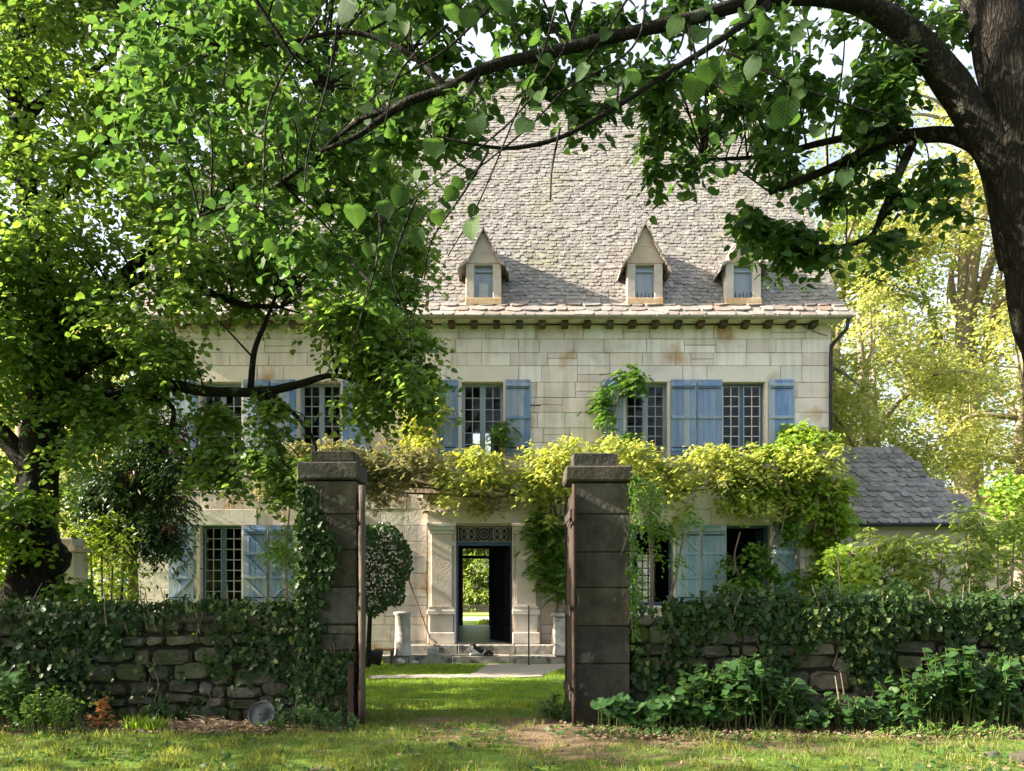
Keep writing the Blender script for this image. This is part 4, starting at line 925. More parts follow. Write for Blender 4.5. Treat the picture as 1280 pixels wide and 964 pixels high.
# ---------------------------------------------------------------- stone gate pier far left, thin iron post
pr = thing('garden_pier', 'pinkish stone garden pier with cap behind the left tree trunk', 'pier')
py0 = 13.5; lx = lambda px: (px-640)/FPX*py0; lz = lambda py: EYE+(HOR-py)/FPX*py0
MB().box(lx(64), lx(93), py0, py0+.45, -.05, lz(690)).build('shaft', M['dormer'], pr, bevel=.015); MB().box(lx(61), lx(96), py0-.05, py0+.5, lz(690)+.002, lz(684)).build('neck', M['dormer'], pr, bevel=.01); MB().box(lx(68), lx(90), py0+.05, py0+.4, lz(684)+.002, lz(672), .02).build('cap', M['dormer'], pr, bevel=.03)
ip = MB(); ip.tube([P(153, 790, 14.5), P(153, 727, 14.5)], .018, 6); ip.tube([P(153, 735, 14.5), P(166, 736, 14.5)], .01, 5); o = ip.build('iron_fence_post', M['rust']); o['label'] = 'thin iron fence post by the left corner of the house'; o['category'] = 'post'
# ---------------------------------------------------------------- trees
# left tree
lt = thing('broadleaf_tree', 'large dark-trunked tree behind the left garden wall, crown filling the upper left', 'tree')
TY = 11.2
tb = MB(); LP = []
def PR(px, py, Y, rpx): v = P(px, py, Y); return (v.x, v.y, v.z, rpx/FPX*Y)
base = P(36, 760, TY)
LP.append(limb(tb, [(base.x-.05, TY, -.15, .50), PR(36,830,TY,38), PR(38,760,TY,32), PR(41,700,TY,30), PR(44,650,TY,26), PR(48,590,TY,23), PR(54,530,TY,22), PR(58,470,TY,18)], 16, 7, .14))
tb.build('trunk', M['bark'], lt, True)
q = MB(); bp_ = P(66, 700, TY-.2); bm = bmesh.new()
q.tube([P(50,722,TY), P(60,712,TY-.05), P(68,702,TY-.1), P(72,690,TY-.05), P(66,678,TY)], [.12,.2,.22,.18,.08], 10, .2); q.build('burl', M['bark'], lt, True)
def lb(rows, name='branch', n=9, tree=lt, store=LP, m='bark', rough=.12):
    q = MB(); store.append(limb(q, rows, n, 6, rough)); return q.build(name, M[m], tree, True)
lb([PR(58,490,TY,21), PR(62,430,TY,16), PR(58,370,TY,15), PR(42,290,TY,13), PR(30,210,TY,12), PR(22,120,TY,11), PR(34,40,TY,9), PR(50,-60,TY,7)], 'branch', 12)
lb([PR(30,150,TY,8), PR(60,120,TY+.3,6), PR(100,100,TY+.6,4), PR(150,60,TY+.8,3)])
lb([PR(58,440,TY,13), PR(95,395,TY,10), PR(130,370,TY+.2,8), PR(200,300,TY+.3,7), PR(262,258,TY+.2,5), PR(330,200,TY,4), PR(400,120,TY,2)])
lb([PR(60,520,TY,14), PR(90,505,TY,9), PR(160,490,TY-.2,8), PR(215,482,TY-.4,7), PR(265,490,TY-.5,6.5), PR(330,489,TY-.5,5.5), PR(375,480,TY-.6,5), PR(420,470,TY-.6,3), PR(480,490,TY-.6,1.5)], 'branch', 10)
lb([PR(313,488,TY-.5,4), PR(318,440,TY-.5,3.4), PR(331,405,TY-.3,2.8), PR(345,370,TY-.3,2)]); lb([PR(100,395,TY,8), PR(180,345,TY,6), PR(250,362,TY-.2,5), PR(300,380,TY-.3,4), PR(350,384,TY-.3,2)])
lb([PR(150,492,TY,5), PR(212,505,TY-.4,3), PR(215,540,TY-.4,3), PR(228,565,TY-.4,2), PR(270,590,TY-.4,1)])
lb([PR(60,500,TY,12), PR(100,460,TY,8), PR(150,440,TY+.3,5), PR(220,430,TY+.4,3)])
lb([PR(50,600,TY,16), PR(20,560,TY,12), PR(-20,520,TY,11), PR(-80,450,TY,8)])
lb([PR(52,480,TY,14), PR(20,440,TY+.3,9), PR(-20,380,TY+.4,8), PR(-60,300,TY+.4,5)])
lb([PR(330,489,TY-.5,5), PR(370,520,TY-.6,3), PR(395,560,TY-.7,2), PR(380,600,TY-.7,1)])
lb([PR(40,300,TY,9), PR(90,220,TY-.3,6), PR(160,140,TY-.5,4), PR(230,40,TY-.6,3)])
LPA = np.vstack(LP)
def lt_ok(px, py):
    # openings through which the facade shows
    if 318 < px < 400 and 385 < py < 480: return False
    if 225 < px < 310 and 420 < py < 475: return False
    if 290 < px < 440 and 478 < py < 575: return False
    if 200 < px < 262 and 500 < py < 575: return random.random() < .15
    return True
cl = []
cl += zone(-110, 500, -80, 330, 9.8, 13, 170, 44)
cl += zone(-300, 420, -520, -80, 9.5, 13, 80, 70)
cl += zone(-420, -110, -80, 520, 9.8, 14, 60, 60)
cl += zone(-110, 500, 300, 440, 9.8, 12.4, 62, 36, lt_ok)
cl += zone(60, 340, 430, 550, 10.4, 12.3, 28, 22, lt_ok)
cl += zone(400, 520, 250, 420, 9.8, 12.5, 16, 34)
cl += zone(440, 535, 400, 530, 9.8, 11.5, 20, 24)
cl += zone(345, 400, 570, 630, 9.8, 11, 5, 20)
cl += zone(290, 345, 500, 620, 9.8, 11, 5, 17)
cl += zone(-110, 110, 430, 640, 10.4, 12.4, 26, 36)
cl += zone(240, 310, 540, 600, 10.4, 11.2, 4, 18)
cc = [c for c, r in cl]; rr = [r for c, r in cl]
tw = MB(); twigs_to(tw, cc, LPA, .014); tw.build('twigs', M['bark'], lt, kind='stuff')
scatter('foliage', LOBE, *sprays(cc, rr, 30, 9, .42, .7, .4, .098)[:4], M['left_leaf'], lt, kind='stuff')
yl = zone(-30, 60, 620, 700, 10.3, 11, 9, 22); scatter('shoots', LOBE, *sprays([c for c, r in yl], [r for c, r in yl], 22, 8, .3, 1, .2, .08)[:4], M['vine_leaf'], lt, kind='stuff')
# near lime tree on the right
nt_ = thing('lime_tree', 'near lime tree leaning in from the right, its long dark limb crossing the top', 'tree')
NY = 5.0; LP2 = []
def nb(rows, n=10, rough=.12): return lb(rows, 'branch', n, nt_, LP2, 'bark', rough)
q = MB(); LP2.append(limb(q, [(4.35,NY+.1,-.2,.48), (4.15,NY+.1,.5,.34), PR(1385,620,NY,52), PR(1340,480,NY,45), PR(1312,360,NY,41), PR(1289,250,NY,39), PR(1276,180,NY,37), PR(1266,110,NY,36)], 20, 9, .16)); q.build('trunk', M['bark'], nt_, True)
nb([PR(1276,200,NY,34), PR(1258,80,NY+.05,31), PR(1238,0,NY+.1,30), PR(1200,-90,NY+.1,26), PR(1190,-220,NY+.1,18)], 14)
nb([PR(1282,180,NY+.3,33), PR(1300,60,NY+.3,33), PR(1310,-60,NY+.3,28), PR(1320,-200,NY+.2,22)], 12)
nb([PR(1287,290,NY,30), PR(1262,222,NY,22), PR(1228,165,NY,20), PR(1190,105,NY,19), PR(1136,42,NY-.05,16), PR(1080,8,NY-.1,13), PR(1020,-2,NY-.2,9), PR(940,3,NY-.3,8), PR(870,22,NY-.35,7.5), PR(800,38,NY-.4,7.5), PR(730,55,NY-.4,7), PR(680,68,NY-.45,7), PR(610,85,NY-.5,6.5), PR(560,110,NY-.5,5.5), PR(505,130,NY-.5,5), PR(450,168,NY-.5,3.5), PR(400,190,NY-.5,2)], 12)
nb([PR(1270,330,NY+.1,20), PR(1235,205,NY+.1,12), PR(1198,172,NY+.15,10), PR(1150,170,NY+.3,9), PR(1110,176,NY+.4,8), PR(1060,200,NY+.5,6), PR(1010,222,NY+.5,5), PR(962,240,NY+.5,4)])
nb([PR(1140,172,NY+.4,6), PR(1090,168,NY+.7,5), PR(1030,178,NY+.9,4), PR(960,195,NY+1,3), PR(880,200,NY+1.1,2)])
nb([PR(1140,180,NY+.3,6), PR(1118,230,NY+.3,5), PR(1100,275,NY+.3,4), PR(1080,300,NY+.4,3), PR(1000,320,NY+.5,2)])
nb([PR(960,6,NY-.3,6), PR(900,50,NY-.4,4), PR(830,95,NY-.5,3.5), PR(760,140,NY-.6,3.2), PR(700,172,NY-.7,3), PR(640,185,NY-.7,2.4), PR(590,180,NY-.8,1.8), PR(545,170,NY-.8,1.2)], 8)
nb([PR(560,110,NY-.5,4), PR(500,60,NY-.3,3), PR(430,40,NY-.2,2.5), PR(350,55,NY,2), PR(280,60,NY,1.2)], 8)
nb([PR(505,130,NY-.5,4), PR(450,150,NY-.3,3.5), PR(390,200,NY-.1,3), PR(330,240,NY,2.2), PR(250,270,NY,1.4)], 8)
nb([PR(600,90,NY-.5,3.5), PR(560,170,NY-.6,3), PR(545,200,NY-.6,2)], 7)
for a in ([(735,-20),(700,70),(640,150),(560,215),(480,275)], [(705,-30),(680,60),(650,130),(600,250),(560,320)], [(790,-10),(730,80),(660,160),(560,240),(500,300)], [(640,-20),(560,60),(480,110),(400,190)], [(810,-20),(790,60),(690,120)],
          [(520,250),(500,300),(490,345),(510,400),(512,440)], [(480,260),(470,330),(450,400),(440,440)], [(400,20),(340,120),(330,200),(330,260)], [(700,160),(690,210),(688,250)], [(610,190),(580,240),(540,300),(530,350)], [(860,30),(880,90),(940,140)], [(900,60),(1000,110),(1120,150)], [(430,-20),(410,100),(385,190),(380,260)], [(560,30),(500,90),(480,160)]):
    Yq = random.uniform(3.6, 4.4); nb([PR(x, y, Yq, 1.7-.28*i) for i, (x, y) in enumerate(a)], 5, .05)
tf = PR(1190,-200,NY,18); tg = PR(1320,-190,NY+.2,20)
for q_ in ([(1.5,4.8,8.6,.11),(-.5,4.6,9.4,.07),(-3,4.5,9.2,.04),(-5,4.8,8.4,.02)], [(1.8,3.2,8.4,.10),(.5,1.2,8.8,.06),(-1.5,-1.5,8.8,.04),(-3,-4,8.2,.02)], [(2.2,6.4,8.8,.09),(1,7.4,9.6,.06),(-1.5,7.8,9.8,.04),(-4,7.6,9,.02)], [(2.6,4,9,.09),(1,4,10.4,.05),(-1.5,3.6,10.8,.03)]): nb([tf]+q_, 8)
for q_ in ([(4.2,3.2,9,.12),(4,0,9.4,.07),(3.5,-3.5,9,.04),(3,-6,8.2,.02)], [(4.6,6,9.4,.1),(4.4,7.6,10.4,.05)]): nb([tg]+q_, 8)
nb([(-.5,4.6,9.4,.05),(-1.6,4.8,8,.03),(-2.4,5,7,.015)], 6); nb([(-3,4.5,9.2,.04),(-3.6,5.2,7.9,.025),(-4.2,5.6,7,.012)], 6); nb([(1.5,4.8,8.6,.05),(1,5.2,7.6,.03),(.2,5.6,6.9,.012)], 6)
LPB = np.vstack(LP2)
near = []
near += zone(180, 490, -60, 90, 4.6, 6.4, 18, 48)
near += zone(170, 470, 80, 290, 4.6, 6.2, 24, 44, lambda x, y: y < 290-(470-x)*.15)
near += zone(320, 490, 240, 370, 4.6, 5.8, 8, 30)
near += zone(440, 660, -60, 40, 4.4, 6, 12, 34)
near += zone(460, 600, 60, 190, 4.2, 5.4, 9, 26)
near += zone(600, 820, 10, 100, 4.6, 5.6, 13, 20)
near += zone(640, 840, 90, 185, 4.6, 5.6, 8, 12)
near += zone(840, 1190, -60, 100, 4.8, 6.6, 26, 30)
near += zone(870, 1180, 90, 230, 5, 6.4, 27, 24)
near += zone(815, 890, 170, 225, 5.2, 6.2, 4, 18)
near += zone(900, 960, 268, 282, 5.2, 5.8, 3, 11)
near += zone(960, 1150, 285, 322, 5.2, 5.8, 12, 15)
near += zone(1030, 1200, 220, 290, 5.2, 6, 7, 20)
for _ in range(60): near.append((Vector((random.uniform(-5.5, 3), random.uniform(3.2, 6.8), random.uniform(6.3, 10.5))), random.uniform(.5, .9)))  # crown above the frame, filled out to shade trunk and foreground
for _ in range(110): near.append((Vector((random.uniform(-6.5, 6), random.uniform(-7, 8.3), random.uniform(6.2, 11.5))), random.uniform(.4, .8)))  # clusters over and behind the camera, added out of view for shade
near = [w for w in near if (w[0].z-1.6)/max(w[0].y,.1)*950 > 738+40 or w[0].z < 6.2 or w[0].y > 20 or True]
nc = [c for c, r in near]; nr = [r for c, r in near]
tw = MB(); twigs_to(tw, nc, LPB, .008); tw.build('twigs', M['bark'], nt_, kind='stuff')
scatter('foliage', HEART, *sprays(nc, nr, 14, 7, .19, .75, .4, .066, .8)[:4], M['near_leaf'], nt_, kind='stuff')
# the big leaves closest to the lens, one object each
def veinmat():
    m = bpy.data.materials.new('veined_lime_leaf'); m.use_nodes = True; N = m.node_tree; L = N.links; b = N.nodes['Principled BSDF']; b.inputs['Roughness'].default_value = .6; b.inputs['Specular IOR Level'].default_value = .12
    tc = N.nodes.new('ShaderNodeTexCoord'); sx = N.nodes.new('ShaderNodeSeparateXYZ'); L.new(tc.outputs['Object'], sx.inputs[0])
    def mth(op, a, c, d=None):
        n = N.nodes.new('ShaderNodeMath'); n.operation = op
        for k, v in enumerate((a, c, d)):
            if v is None: continue
            if isinstance(v, (int, float)): n.inputs[k].default_value = v
            else: L.new(v, n.inputs[k])
        return n.outputs[0]
    ax = mth('ABSOLUTE', sx.outputs[0], None); u = mth('MULTIPLY_ADD', ax, -.75, sx.outputs[1]); fr = mth('FRACT', mth('MULTIPLY', u, 6.5), None)
    side = mth('LESS_THAN', mth('ABSOLUTE', mth('SUBTRACT', fr, .5), None), .07); mid = mth('LESS_THAN', ax, .014); vein = mth('MAXIMUM', side, mid)
    nz_ = N.nodes.new('ShaderNodeTexNoise'); nz_.inputs['Scale'].default_value = 4; L.new(tc.outputs['Object'], nz_.inputs['Vector'])
    oi = N.nodes.new('ShaderNodeObjectInfo'); f0 = mth('MULTIPLY_ADD', nz_.outputs[0], .5, mth('MULTIPLY', oi.outputs['Random'], .7))
    x = N.nodes.new('ShaderNodeMix'); x.data_type = 'RGBA'; x.inputs['A'].default_value = (.016,.040,.020,1); x.inputs['B'].default_value = (.050,.095,.028,1); L.new(f0, x.inputs['Factor'])
    y = N.nodes.new('ShaderNodeMix'); y.data_type = 'RGBA'; y.inputs['B'].default_value = (.10,.15,.06,1); L.new(mth('MULTIPLY', vein, .55), y.inputs['Factor']); L.new(x.outputs['Result'], y.inputs['A'])
    L.new(y.outputs['Result'], b.inputs['Base Color']); tr = N.nodes.new('ShaderNodeBsdfTranslucent')
    mu = N.nodes.new('ShaderNodeMix'); mu.data_type = 'RGBA'; mu.blend_type = 'MULTIPLY'; mu.clamp_result = False; mu.inputs['Factor'].default_value = 1; mu.inputs['B'].default_value = (2,2.2,.9,1); L.new(y.outputs['Result'], mu.inputs['A']); L.new(mu.outputs['Result'], tr.inputs[0])
    bp = N.nodes.new('ShaderNodeBump'); bp.inputs['Strength'].default_value = .6; bp.inputs['Distance'].default_value = .004; bp.invert = True; L.new(vein, bp.inputs['Height']); L.new(bp.outputs[0], b.inputs['Normal'])
    ms = N.nodes.new('ShaderNodeMixShader'); ms.inputs[0].default_value = .4; L.new(b.outputs[0], ms.inputs[1]); L.new(tr.outputs[0], ms.inputs[2]); L.new(ms.outputs[0], N.nodes['Material Output'].inputs[0]); return m
M['vein'] = veinmat()
def leafmesh(k):
    """round lime leaf with a heart base, a short drip tip, toothed rim, cupped and twisted, with its stalk"""
    rnd = random.Random(k); n = 22; mid = [(0, y, 0) for y in (0, .28, .55, .82)]; v = []; f = []
    cup = rnd.uniform(-.25, .45); twist = rnd.uniform(-.5, .5); bend = rnd.uniform(.1, .6); skew = rnd.uniform(-.08, .08); wd = rnd.uniform(.92, 1.12)
    rim = []
    for i in range(n+1):
        t = i/n; a = 2*PI*t                      # from the notch round by one side, tip, other side
        r = .52*(1+.05*math.cos(a)); x = -math.sin(a)*r*wd; y = .46-math.cos(a)*r
        e = abs(t-.5)
        if e < .07: y += (.07-e)*2.6
        if t < .07 or t > .93: y += (.07-min(t, 1-t))*2.4
        g = 1+.035*(1 if i % 2 else -1); x *= g
        rim.append((x+skew*y, y))
    def lift(x, y): return cup*x*x*1.6-bend*y*y*.35+twist*x*y*.35+.02*math.sin(9*x+k)
    v = [(skew*y, y, lift(0, y)-.02) for _, y, _ in mid]+[(x, y, lift(x, y)) for x, y in rim]
    for i in range(n):
        ym = (rim[i][1]+rim[i+1][1])/2; c = min(range(4), key=lambda q: abs(mid[q][1]-(ym-.08))); f.append((c, 4+i, 5+i))
        c2 = min(range(4), key=lambda q: abs(mid[q][1]-((rim[i+1][1]+rim[min(i+2, n)][1])/2-.08)))
        if c2 != c and i < n-1: f.append((c, 5+i, c2))
    b0 = len(v); v += [(-.012,-.5,.12),(.012,-.5,.12),(-.012,.02,0),(.012,.02,0),(0,-.5,.14),(0,.02,.02)]; f += [(b0,b0+1,b0+3),(b0,b0+3,b0+2),(b0,b0+2,b0+5),(b0,b0+5,b0+4),(b0+1,b0+4,b0+5),(b0+1,b0+5,b0+3)]
    me = bpy.data.meshes.new('leaf'); me.from_pydata(v, [], f); me.materials.append(M['vein']); me.polygons.foreach_set('use_smooth', [True]*len(f)); me.update(); return me
LM = [leafmesh(k) for k in range(7)]
def bigleaf(px, py, Y, size, tilt=None):
    o = bpy.data.objects.new('leaf', random.choice(LM)); COL.objects.link(o); o.parent = nt_
    f = Vector((random.uniform(-1.3,1.3), random.uniform(-.5,.4), -1)).normalized(); n_ = Vector((random.uniform(-.8,.8), -1, random.uniform(-.1,1.3))).normalized()
    if tilt is not None: n_ = Vector((random.uniform(-1,1), random.uniform(-.6,.3), 1)).normalized(); f = Vector((random.uniform(-1,1), -.5, -.4))
    s_ = f.cross(n_).normalized(); n2 = s_.cross(f).normalized(); f = f.normalized()
    o.matrix_basis = Matrix.Translation(P(px, py, Y)) @ Matrix(((s_.x,f.x,n2.x,0),(s_.y,f.y,n2.y,0),(s_.z,f.z,n2.z,0),(0,0,0,1))) @ Matrix.Scale(size, 4)
for px, py, s_ in ((541,172,.115),(592,272,.115),(662,148,.11),(594,140,.10),(870,92,.12),(884,72,.10),(570,235,.07),(520,285,.08),(478,250,.09),(440,255,.10),(505,235,.09),(545,262,.07),(735,80,.08),(790,85,.08),(905,95,.10),(880,35,.10),(850,20,.10),(945,70,.09),(985,120,.12),(960,20,.09),(700,30,.08),(620,-5,.12),(590,10,.10),(560,5,.11),(440,-5,.12),(480,10,.10)):
    bigleaf(px, py, random.uniform(2.8, 3.1), s_*.8)
for i in range(110):
    z_ = random.choice([(240,500,-10,330,60),(430,640,-20,60,20),(500,600,190,300,10),(860,1080,-10,170,40),(880,1150,150,270,30),(650,800,30,150,8)])
    bigleaf(random.uniform(*z_[:2]), random.uniform(*z_[2:4]), random.uniform(3.6, 4.8), random.uniform(.055, .085), 1 if random.random() < .6 else None)

def bgtree(x, y, h, r, mt, label, n=46, leaf=.16, bark='bark_pale', name='broadleaf_tree', group=None, lean=0, seed=0, squash=.8, per=26, low=.25):
    t = thing(name, label, 'tree', group); z0 = gz(x, y)
    st_ = []; q = MB(); st_.append(limb(q, [(x, y, z0-.2, .03*h), (x+lean*.3, y, z0+h*.25, .022*h), (x+lean*.7, y+.2, z0+h*.5, .016*h), (x+lean, y, z0+h*.85, .006*h)], 9, 5, .1)); q.build('trunk', M[bark], t, True)
    cs = []; rs = []
    for i in range(n):
        d = Vector((random.gauss(0,1), random.gauss(0,1), random.gauss(0,1))).normalized()*random.uniform(.35, 1)
        c = Vector((x+lean*.8, y, z0+h*(low+1)/2))+Vector((d.x*r, d.y*r, d.z*h*(1-low)/2)); cs.append(c); rs.append(r*random.uniform(.16, .3))
    for i in range(9):
        c = cs[i]; a = st_[0][random.randint(6, len(st_[0])-3)]; q = MB()
        m_ = (Vector(a[:3])+c)/2+Vector((random.uniform(-.5,.5), 0, random.uniform(0,.8))); st_.append(limb(q, [(*a[:3], .009*h), (*m_, .006*h), (*c, .002*h)], 6, 5, .1)); q.build('branch', M[bark], t, True)
    A = np.vstack(st_); q = MB(); twigs_to(q, cs[9:], A, .012*h/6, 4); q.build('twigs', M[bark], t, kind='stuff')
    scatter('foliage', DIAM, *sprays(cs, rs, int(per*1.9), 9, .8, .75, .35, leaf)[:4], M[mt], t, kind='stuff')
GB = 'trees beyond the house'
bgtree(9.6, 24.5, 13, 2.6, 'sunny_leaf', 'slender sunny tree just right of the house corner', 40, .15, per=16, low=.2)
bgtree(13.8, 27, 13.5, 4.2, 'sunny_leaf', 'wide pale yellow tree behind the outbuilding roof', 60, .17, per=17, lean=-1.5)
bgtree(19.5, 29, 13, 4.5, 'sunny_leaf', 'yellow-green tree at the right edge behind the red roof', 60, .17, per=18)
bgtree(15, 36, 24, 5.5, 'bgreen_leaf', 'taller green tree behind the yellow trees on the right', 100, .2, per=14)
bgtree(21, 35, 27, 6, 'sunny_leaf', 'far tall pale tree at the upper right', 120, .24, per=13)
bgtree(31, 40, 14, 6, 'bgreen_leaf', 'far green tree outside the right edge of the garden', 50, .22, per=14)
bgtree(-13, 20, 11, 3.6, 'sunny_leaf', 'sunlit yellow-green tree left of the house corner', 56, .15, per=18, low=.02)
bgtree(-17, 26, 14, 5, 'sunny_leaf', 'tall sunny tree far behind the left tree', 60, .2, per=18, low=.05)
bgtree(-11.5, 29, 15, 4, 'bgreen_leaf', 'green tree behind the left corner of the house', 50, .2, per=18, low=.05)
bgtree(-22, 33, 17, 6, 'bgreen_leaf', 'far green tree at the left edge', 56, .22, per=16, low=.05)
bgtree(-3.5, 60, 15, 8.0, 'bgreen_leaf', 'round green tree seen through the open doors', 110, .26, per=26, low=-.04)
bgtree(9, 62, 14, 7, 'bgreen_leaf', 'green tree seen through the rear ground-floor window', 50, .24, per=20, low=.05)
# unseen trees left of the frame and behind the camera, added for shade
bgtree(-3.5, -6, 9, 4.2, 'bgreen_leaf', 'unseen shade tree added behind the viewer on the left', 46, .16, per=18, bark='bark', low=.22)
bgtree(5, -7, 9, 4.2, 'bgreen_leaf', 'unseen shade tree added behind the viewer on the right', 46, .16, per=18, bark='bark', low=.22)
bgtree(-10, -1, 9, 3.4, 'bgreen_leaf', 'unseen shade tree added left of the approach to the gate', 30, .15, per=16, bark='bark', low=.3)
bgtree(-11.5, 5.6, 9, 3.2, 'bgreen_leaf', 'unseen shade tree added left of the foreground grass', 30, .15, per=12, bark='bark', low=.25)
bgtree(-13.5, 9.2, 9, 3.4, 'bgreen_leaf', 'unseen shade tree added beyond the left frame edge by the wall', 22, .14, per=16, bark='bark', low=.3)

# dark laurel-like tree left, with pinkish tips
dt = thing('laurel_tree', 'dark-leaved drooping shrub with pinkish tips before the left house corner', 'shrub')
q = MB(); DL = []; DY = 15.2
DL.append(limb(q, [PR(168,830,DY,7), PR(167,740,DY,6), PR(165,660,DY,5.5), PR(172,600,DY,5), PR(160,540,DY,4)], 8, 5, .1)); q.build('trunk', M['bark_pale'], dt, True)
dz = zone(95, 238, 515, 655, 14.3, 16, 40, 22)+zone(120, 215, 640, 690, 14.6, 15.6, 6, 16)
q = MB(); twigs_to(q, [c for c, r in dz], np.vstack(DL), .015); q.build('twigs', M['bark'], dt, kind='stuff')
scatter('foliage', NARROW, *sprays([c for c, r in dz], [r for c, r in dz], 34, 9, .35, .9, .9, .17)[:4], M['dark_leaf'], dt, kind='stuff')
pk = zone(150, 240, 540, 680, 14.4, 15.0, 9, 11); scatter('pink_shoots', NARROW, *sprays([c for c, r in pk], [r for c, r in pk], 8, 7, .25, .9, .6, .10)[:4], M['pink_leaf'], dt, kind='stuff')
# ---------------------------------------------------------------- wisteria over the facade
ws = thing('wisteria', 'golden wisteria sprawling along the facade between the two floors', 'climber')
q = MB(); WS = []
def wline(px): return 594+10*math.sin(px*.011)+(0 if px < 700 else -6*math.sin((px-700)/110))
for k in range(6):
    o_ = random.uniform(-9, 14); WS.append(limb(q, [(*P(px, wline(px)+o_+random.uniform(-7, 7)+12, 17.05), random.uniform(.018, .03)) for px in range(330, 1061, 55)], 6, 4, .15))
for px in (448, 690, 706, 1000, 1032): WS.append(limb(q, [(*P(px, 822, 17.4), .05), (*P(px+random.uniform(-8,8), 740, 17.35), .045), (*P(px+random.uniform(-10,10), 670, 17.3), .04), (*P(px+random.uniform(-20,20), 612, 17.1), .03)], 8, 5, .15))
q.build('stems', M['vine_bark'], ws, True)
q = MB()   # dangling bare shoots under the band
for k in range(95):
    px = random.uniform(520, 1040); a = P(px, wline(px)+random.uniform(8, 24), random.uniform(16.7, 17.2)); d = Vector((random.gauss(0,.22), 0, -random.uniform(.1, .5)))
    q.tube([a, a+d*.5+Vector((random.gauss(0,.05), -.04, .03)), a+d], [.012, .008, .004], 4)
for px0, px1, y1_ in ((1015,1000,655),(1020,1018,665),(1028,1045,668),(985,972,690),(700,696,660)): q.tube([P(px0, 608, 16.9), P((px0+px1)/2+4, 635, 16.85), P(px1, y1_, 16.9)], [.02, .018, .012], 6)
q.build('bare_shoots', M['vine_bark'], ws, kind='stuff')
wc = []; 
for k in range(230):
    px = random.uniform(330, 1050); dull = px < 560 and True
    wid = 30 if px < 560 else 24
    py = wline(px)+random.gauss(-4, 1)*(wid*.33 if False else 1)+random.uniform(-wid, wid*.75)
    if 690 < px < 800: py = random.uniform(545, 605)
    Y = random.uniform(16.35, 17.15); wc.append((P(px, py, Y), random.uniform(8, 15)/FPX*Y, px, py))
for k in range(60): px = random.uniform(330, 560); wc.append((P(px, wline(px)+random.uniform(-26, 34), random.uniform(16.2, 17)), 12/FPX*17, px, 0))
for k in range(70): px = random.uniform(560, 830); py = wline(px)-random.uniform(-12, 44); wc.append((P(px, py, random.uniform(16.4, 17)), 14/FPX*17, px, py))
wc = [w for w in wc if noise.noise(Vector((w[2]*.021, w[0].z*1.5, 3))) > -.26 or random.random() < .3]
for k in range(34):
    px = random.choice([random.uniform(830, 1045), random.uniform(930, 1050), random.uniform(460, 700)]); wc.append((P(px, wline(px)+random.uniform(20, 62 if px > 800 else 44), random.uniform(16.6, 17.2)), random.uniform(5, 9)/FPX*17, px if px > 800 or random.random() < .4 else 500, 0))
br = [w for w in wc if not (w[2] < 545 or (w[3] > wline(w[2])+14 and random.random() < .6))]; du = [w for w in wc if w not in br]  # shade put into the colour: left part and many low clusters get duller leaves
def wsc(l, m, nm, per=19, leaf=.11): scatter(nm, PINN, *sprays([w[0] for w in l], [w[1] for w in l], per, 3, .25, .8, .5, leaf)[:4], M[m], ws, kind='stuff')
wsc(br, 'wist_leaf', 'sunny_foliage'); wsc(du, 'wist_shade', 'shaded_foliage', 18)
q = MB()  # tangle of dead stems in the shaded left part
for k in range(330):
    px = random.uniform(370, 650); a = P(px, wline(px)+random.uniform(-20, 22), random.uniform(16.5, 17)); d = Vector((random.gauss(0,.3), random.gauss(0,.05), random.gauss(0,.14)))
    q.tube([a, a+d*.5+Vector((0,0,.05)), a+d], [.006,.007,.003], 4)
q.build('dead_stems', M['vine_bark'], ws, kind='stuff')
def climber(name, label, cat_, zones, m, tmpl, leaf, per, stems=(), bark='vine_bark', leaves=6, length=.25, droop=.4, shootsm=None):
    t = thing(name, label, cat_); q = MB(); S = []
    for s_ in stems: S.append(limb(q, s_, 6, 5, .12))
    if S: q.build('stem', M[bark], t, True)
    zz = []
    for z_ in zones: zz += zone(*z_)
    if S: q = MB(); twigs_to(q, [c for c, r in zz], np.vstack(S), .009, 4); q.build('twigs', M[bark], t, kind='stuff')
    scatter('foliage', tmpl, *sprays([c for c, r in zz], [r for c, r in zz], per, leaves, length, .9, droop, leaf)[:4], M[m], t, kind='stuff')
    return t
WY = 17.3
climber('climbing_vine', 'yellow-green vine climbing the wall left of the middle upper window', 'climber', [(508,552,450,560,16.9,17.4,12,11), (520,560,470,530,17,17.3,4,9)], 'wist_leaf', PINN, .17, 16, [[PR(528,600,WY,1.6), PR(522,540,WY,1.4), PR(535,500,WY,1.2), PR(545,460,WY,.8)]], leaves=3)
climber('climbing_vine', 'green vine over the left shutter of the fourth upper window', 'climber', [(748,768,486,540,17,17.4,4,6), (770,798,460,488,17,17.4,5,8), (785,815,530,560,17,17.3,3,7)], 'vgreen_leaf', PINN, .17, 16, [[PR(778,600,WY,1.6), PR(766,540,WY,1.4), PR(772,500,WY,1.2), PR(783,465,WY,.8)]], leaves=3)
climber('climbing_vine', 'small green vine beside the middle upper window pane', 'climber', [(618,634,530,565,17.2,17.45,4,8)], 'vgreen_leaf', PINN, .14, 14, [[PR(630,590,WY,1.2), PR(626,550,WY,1), PR(628,525,WY,.6)]], leaves=3)
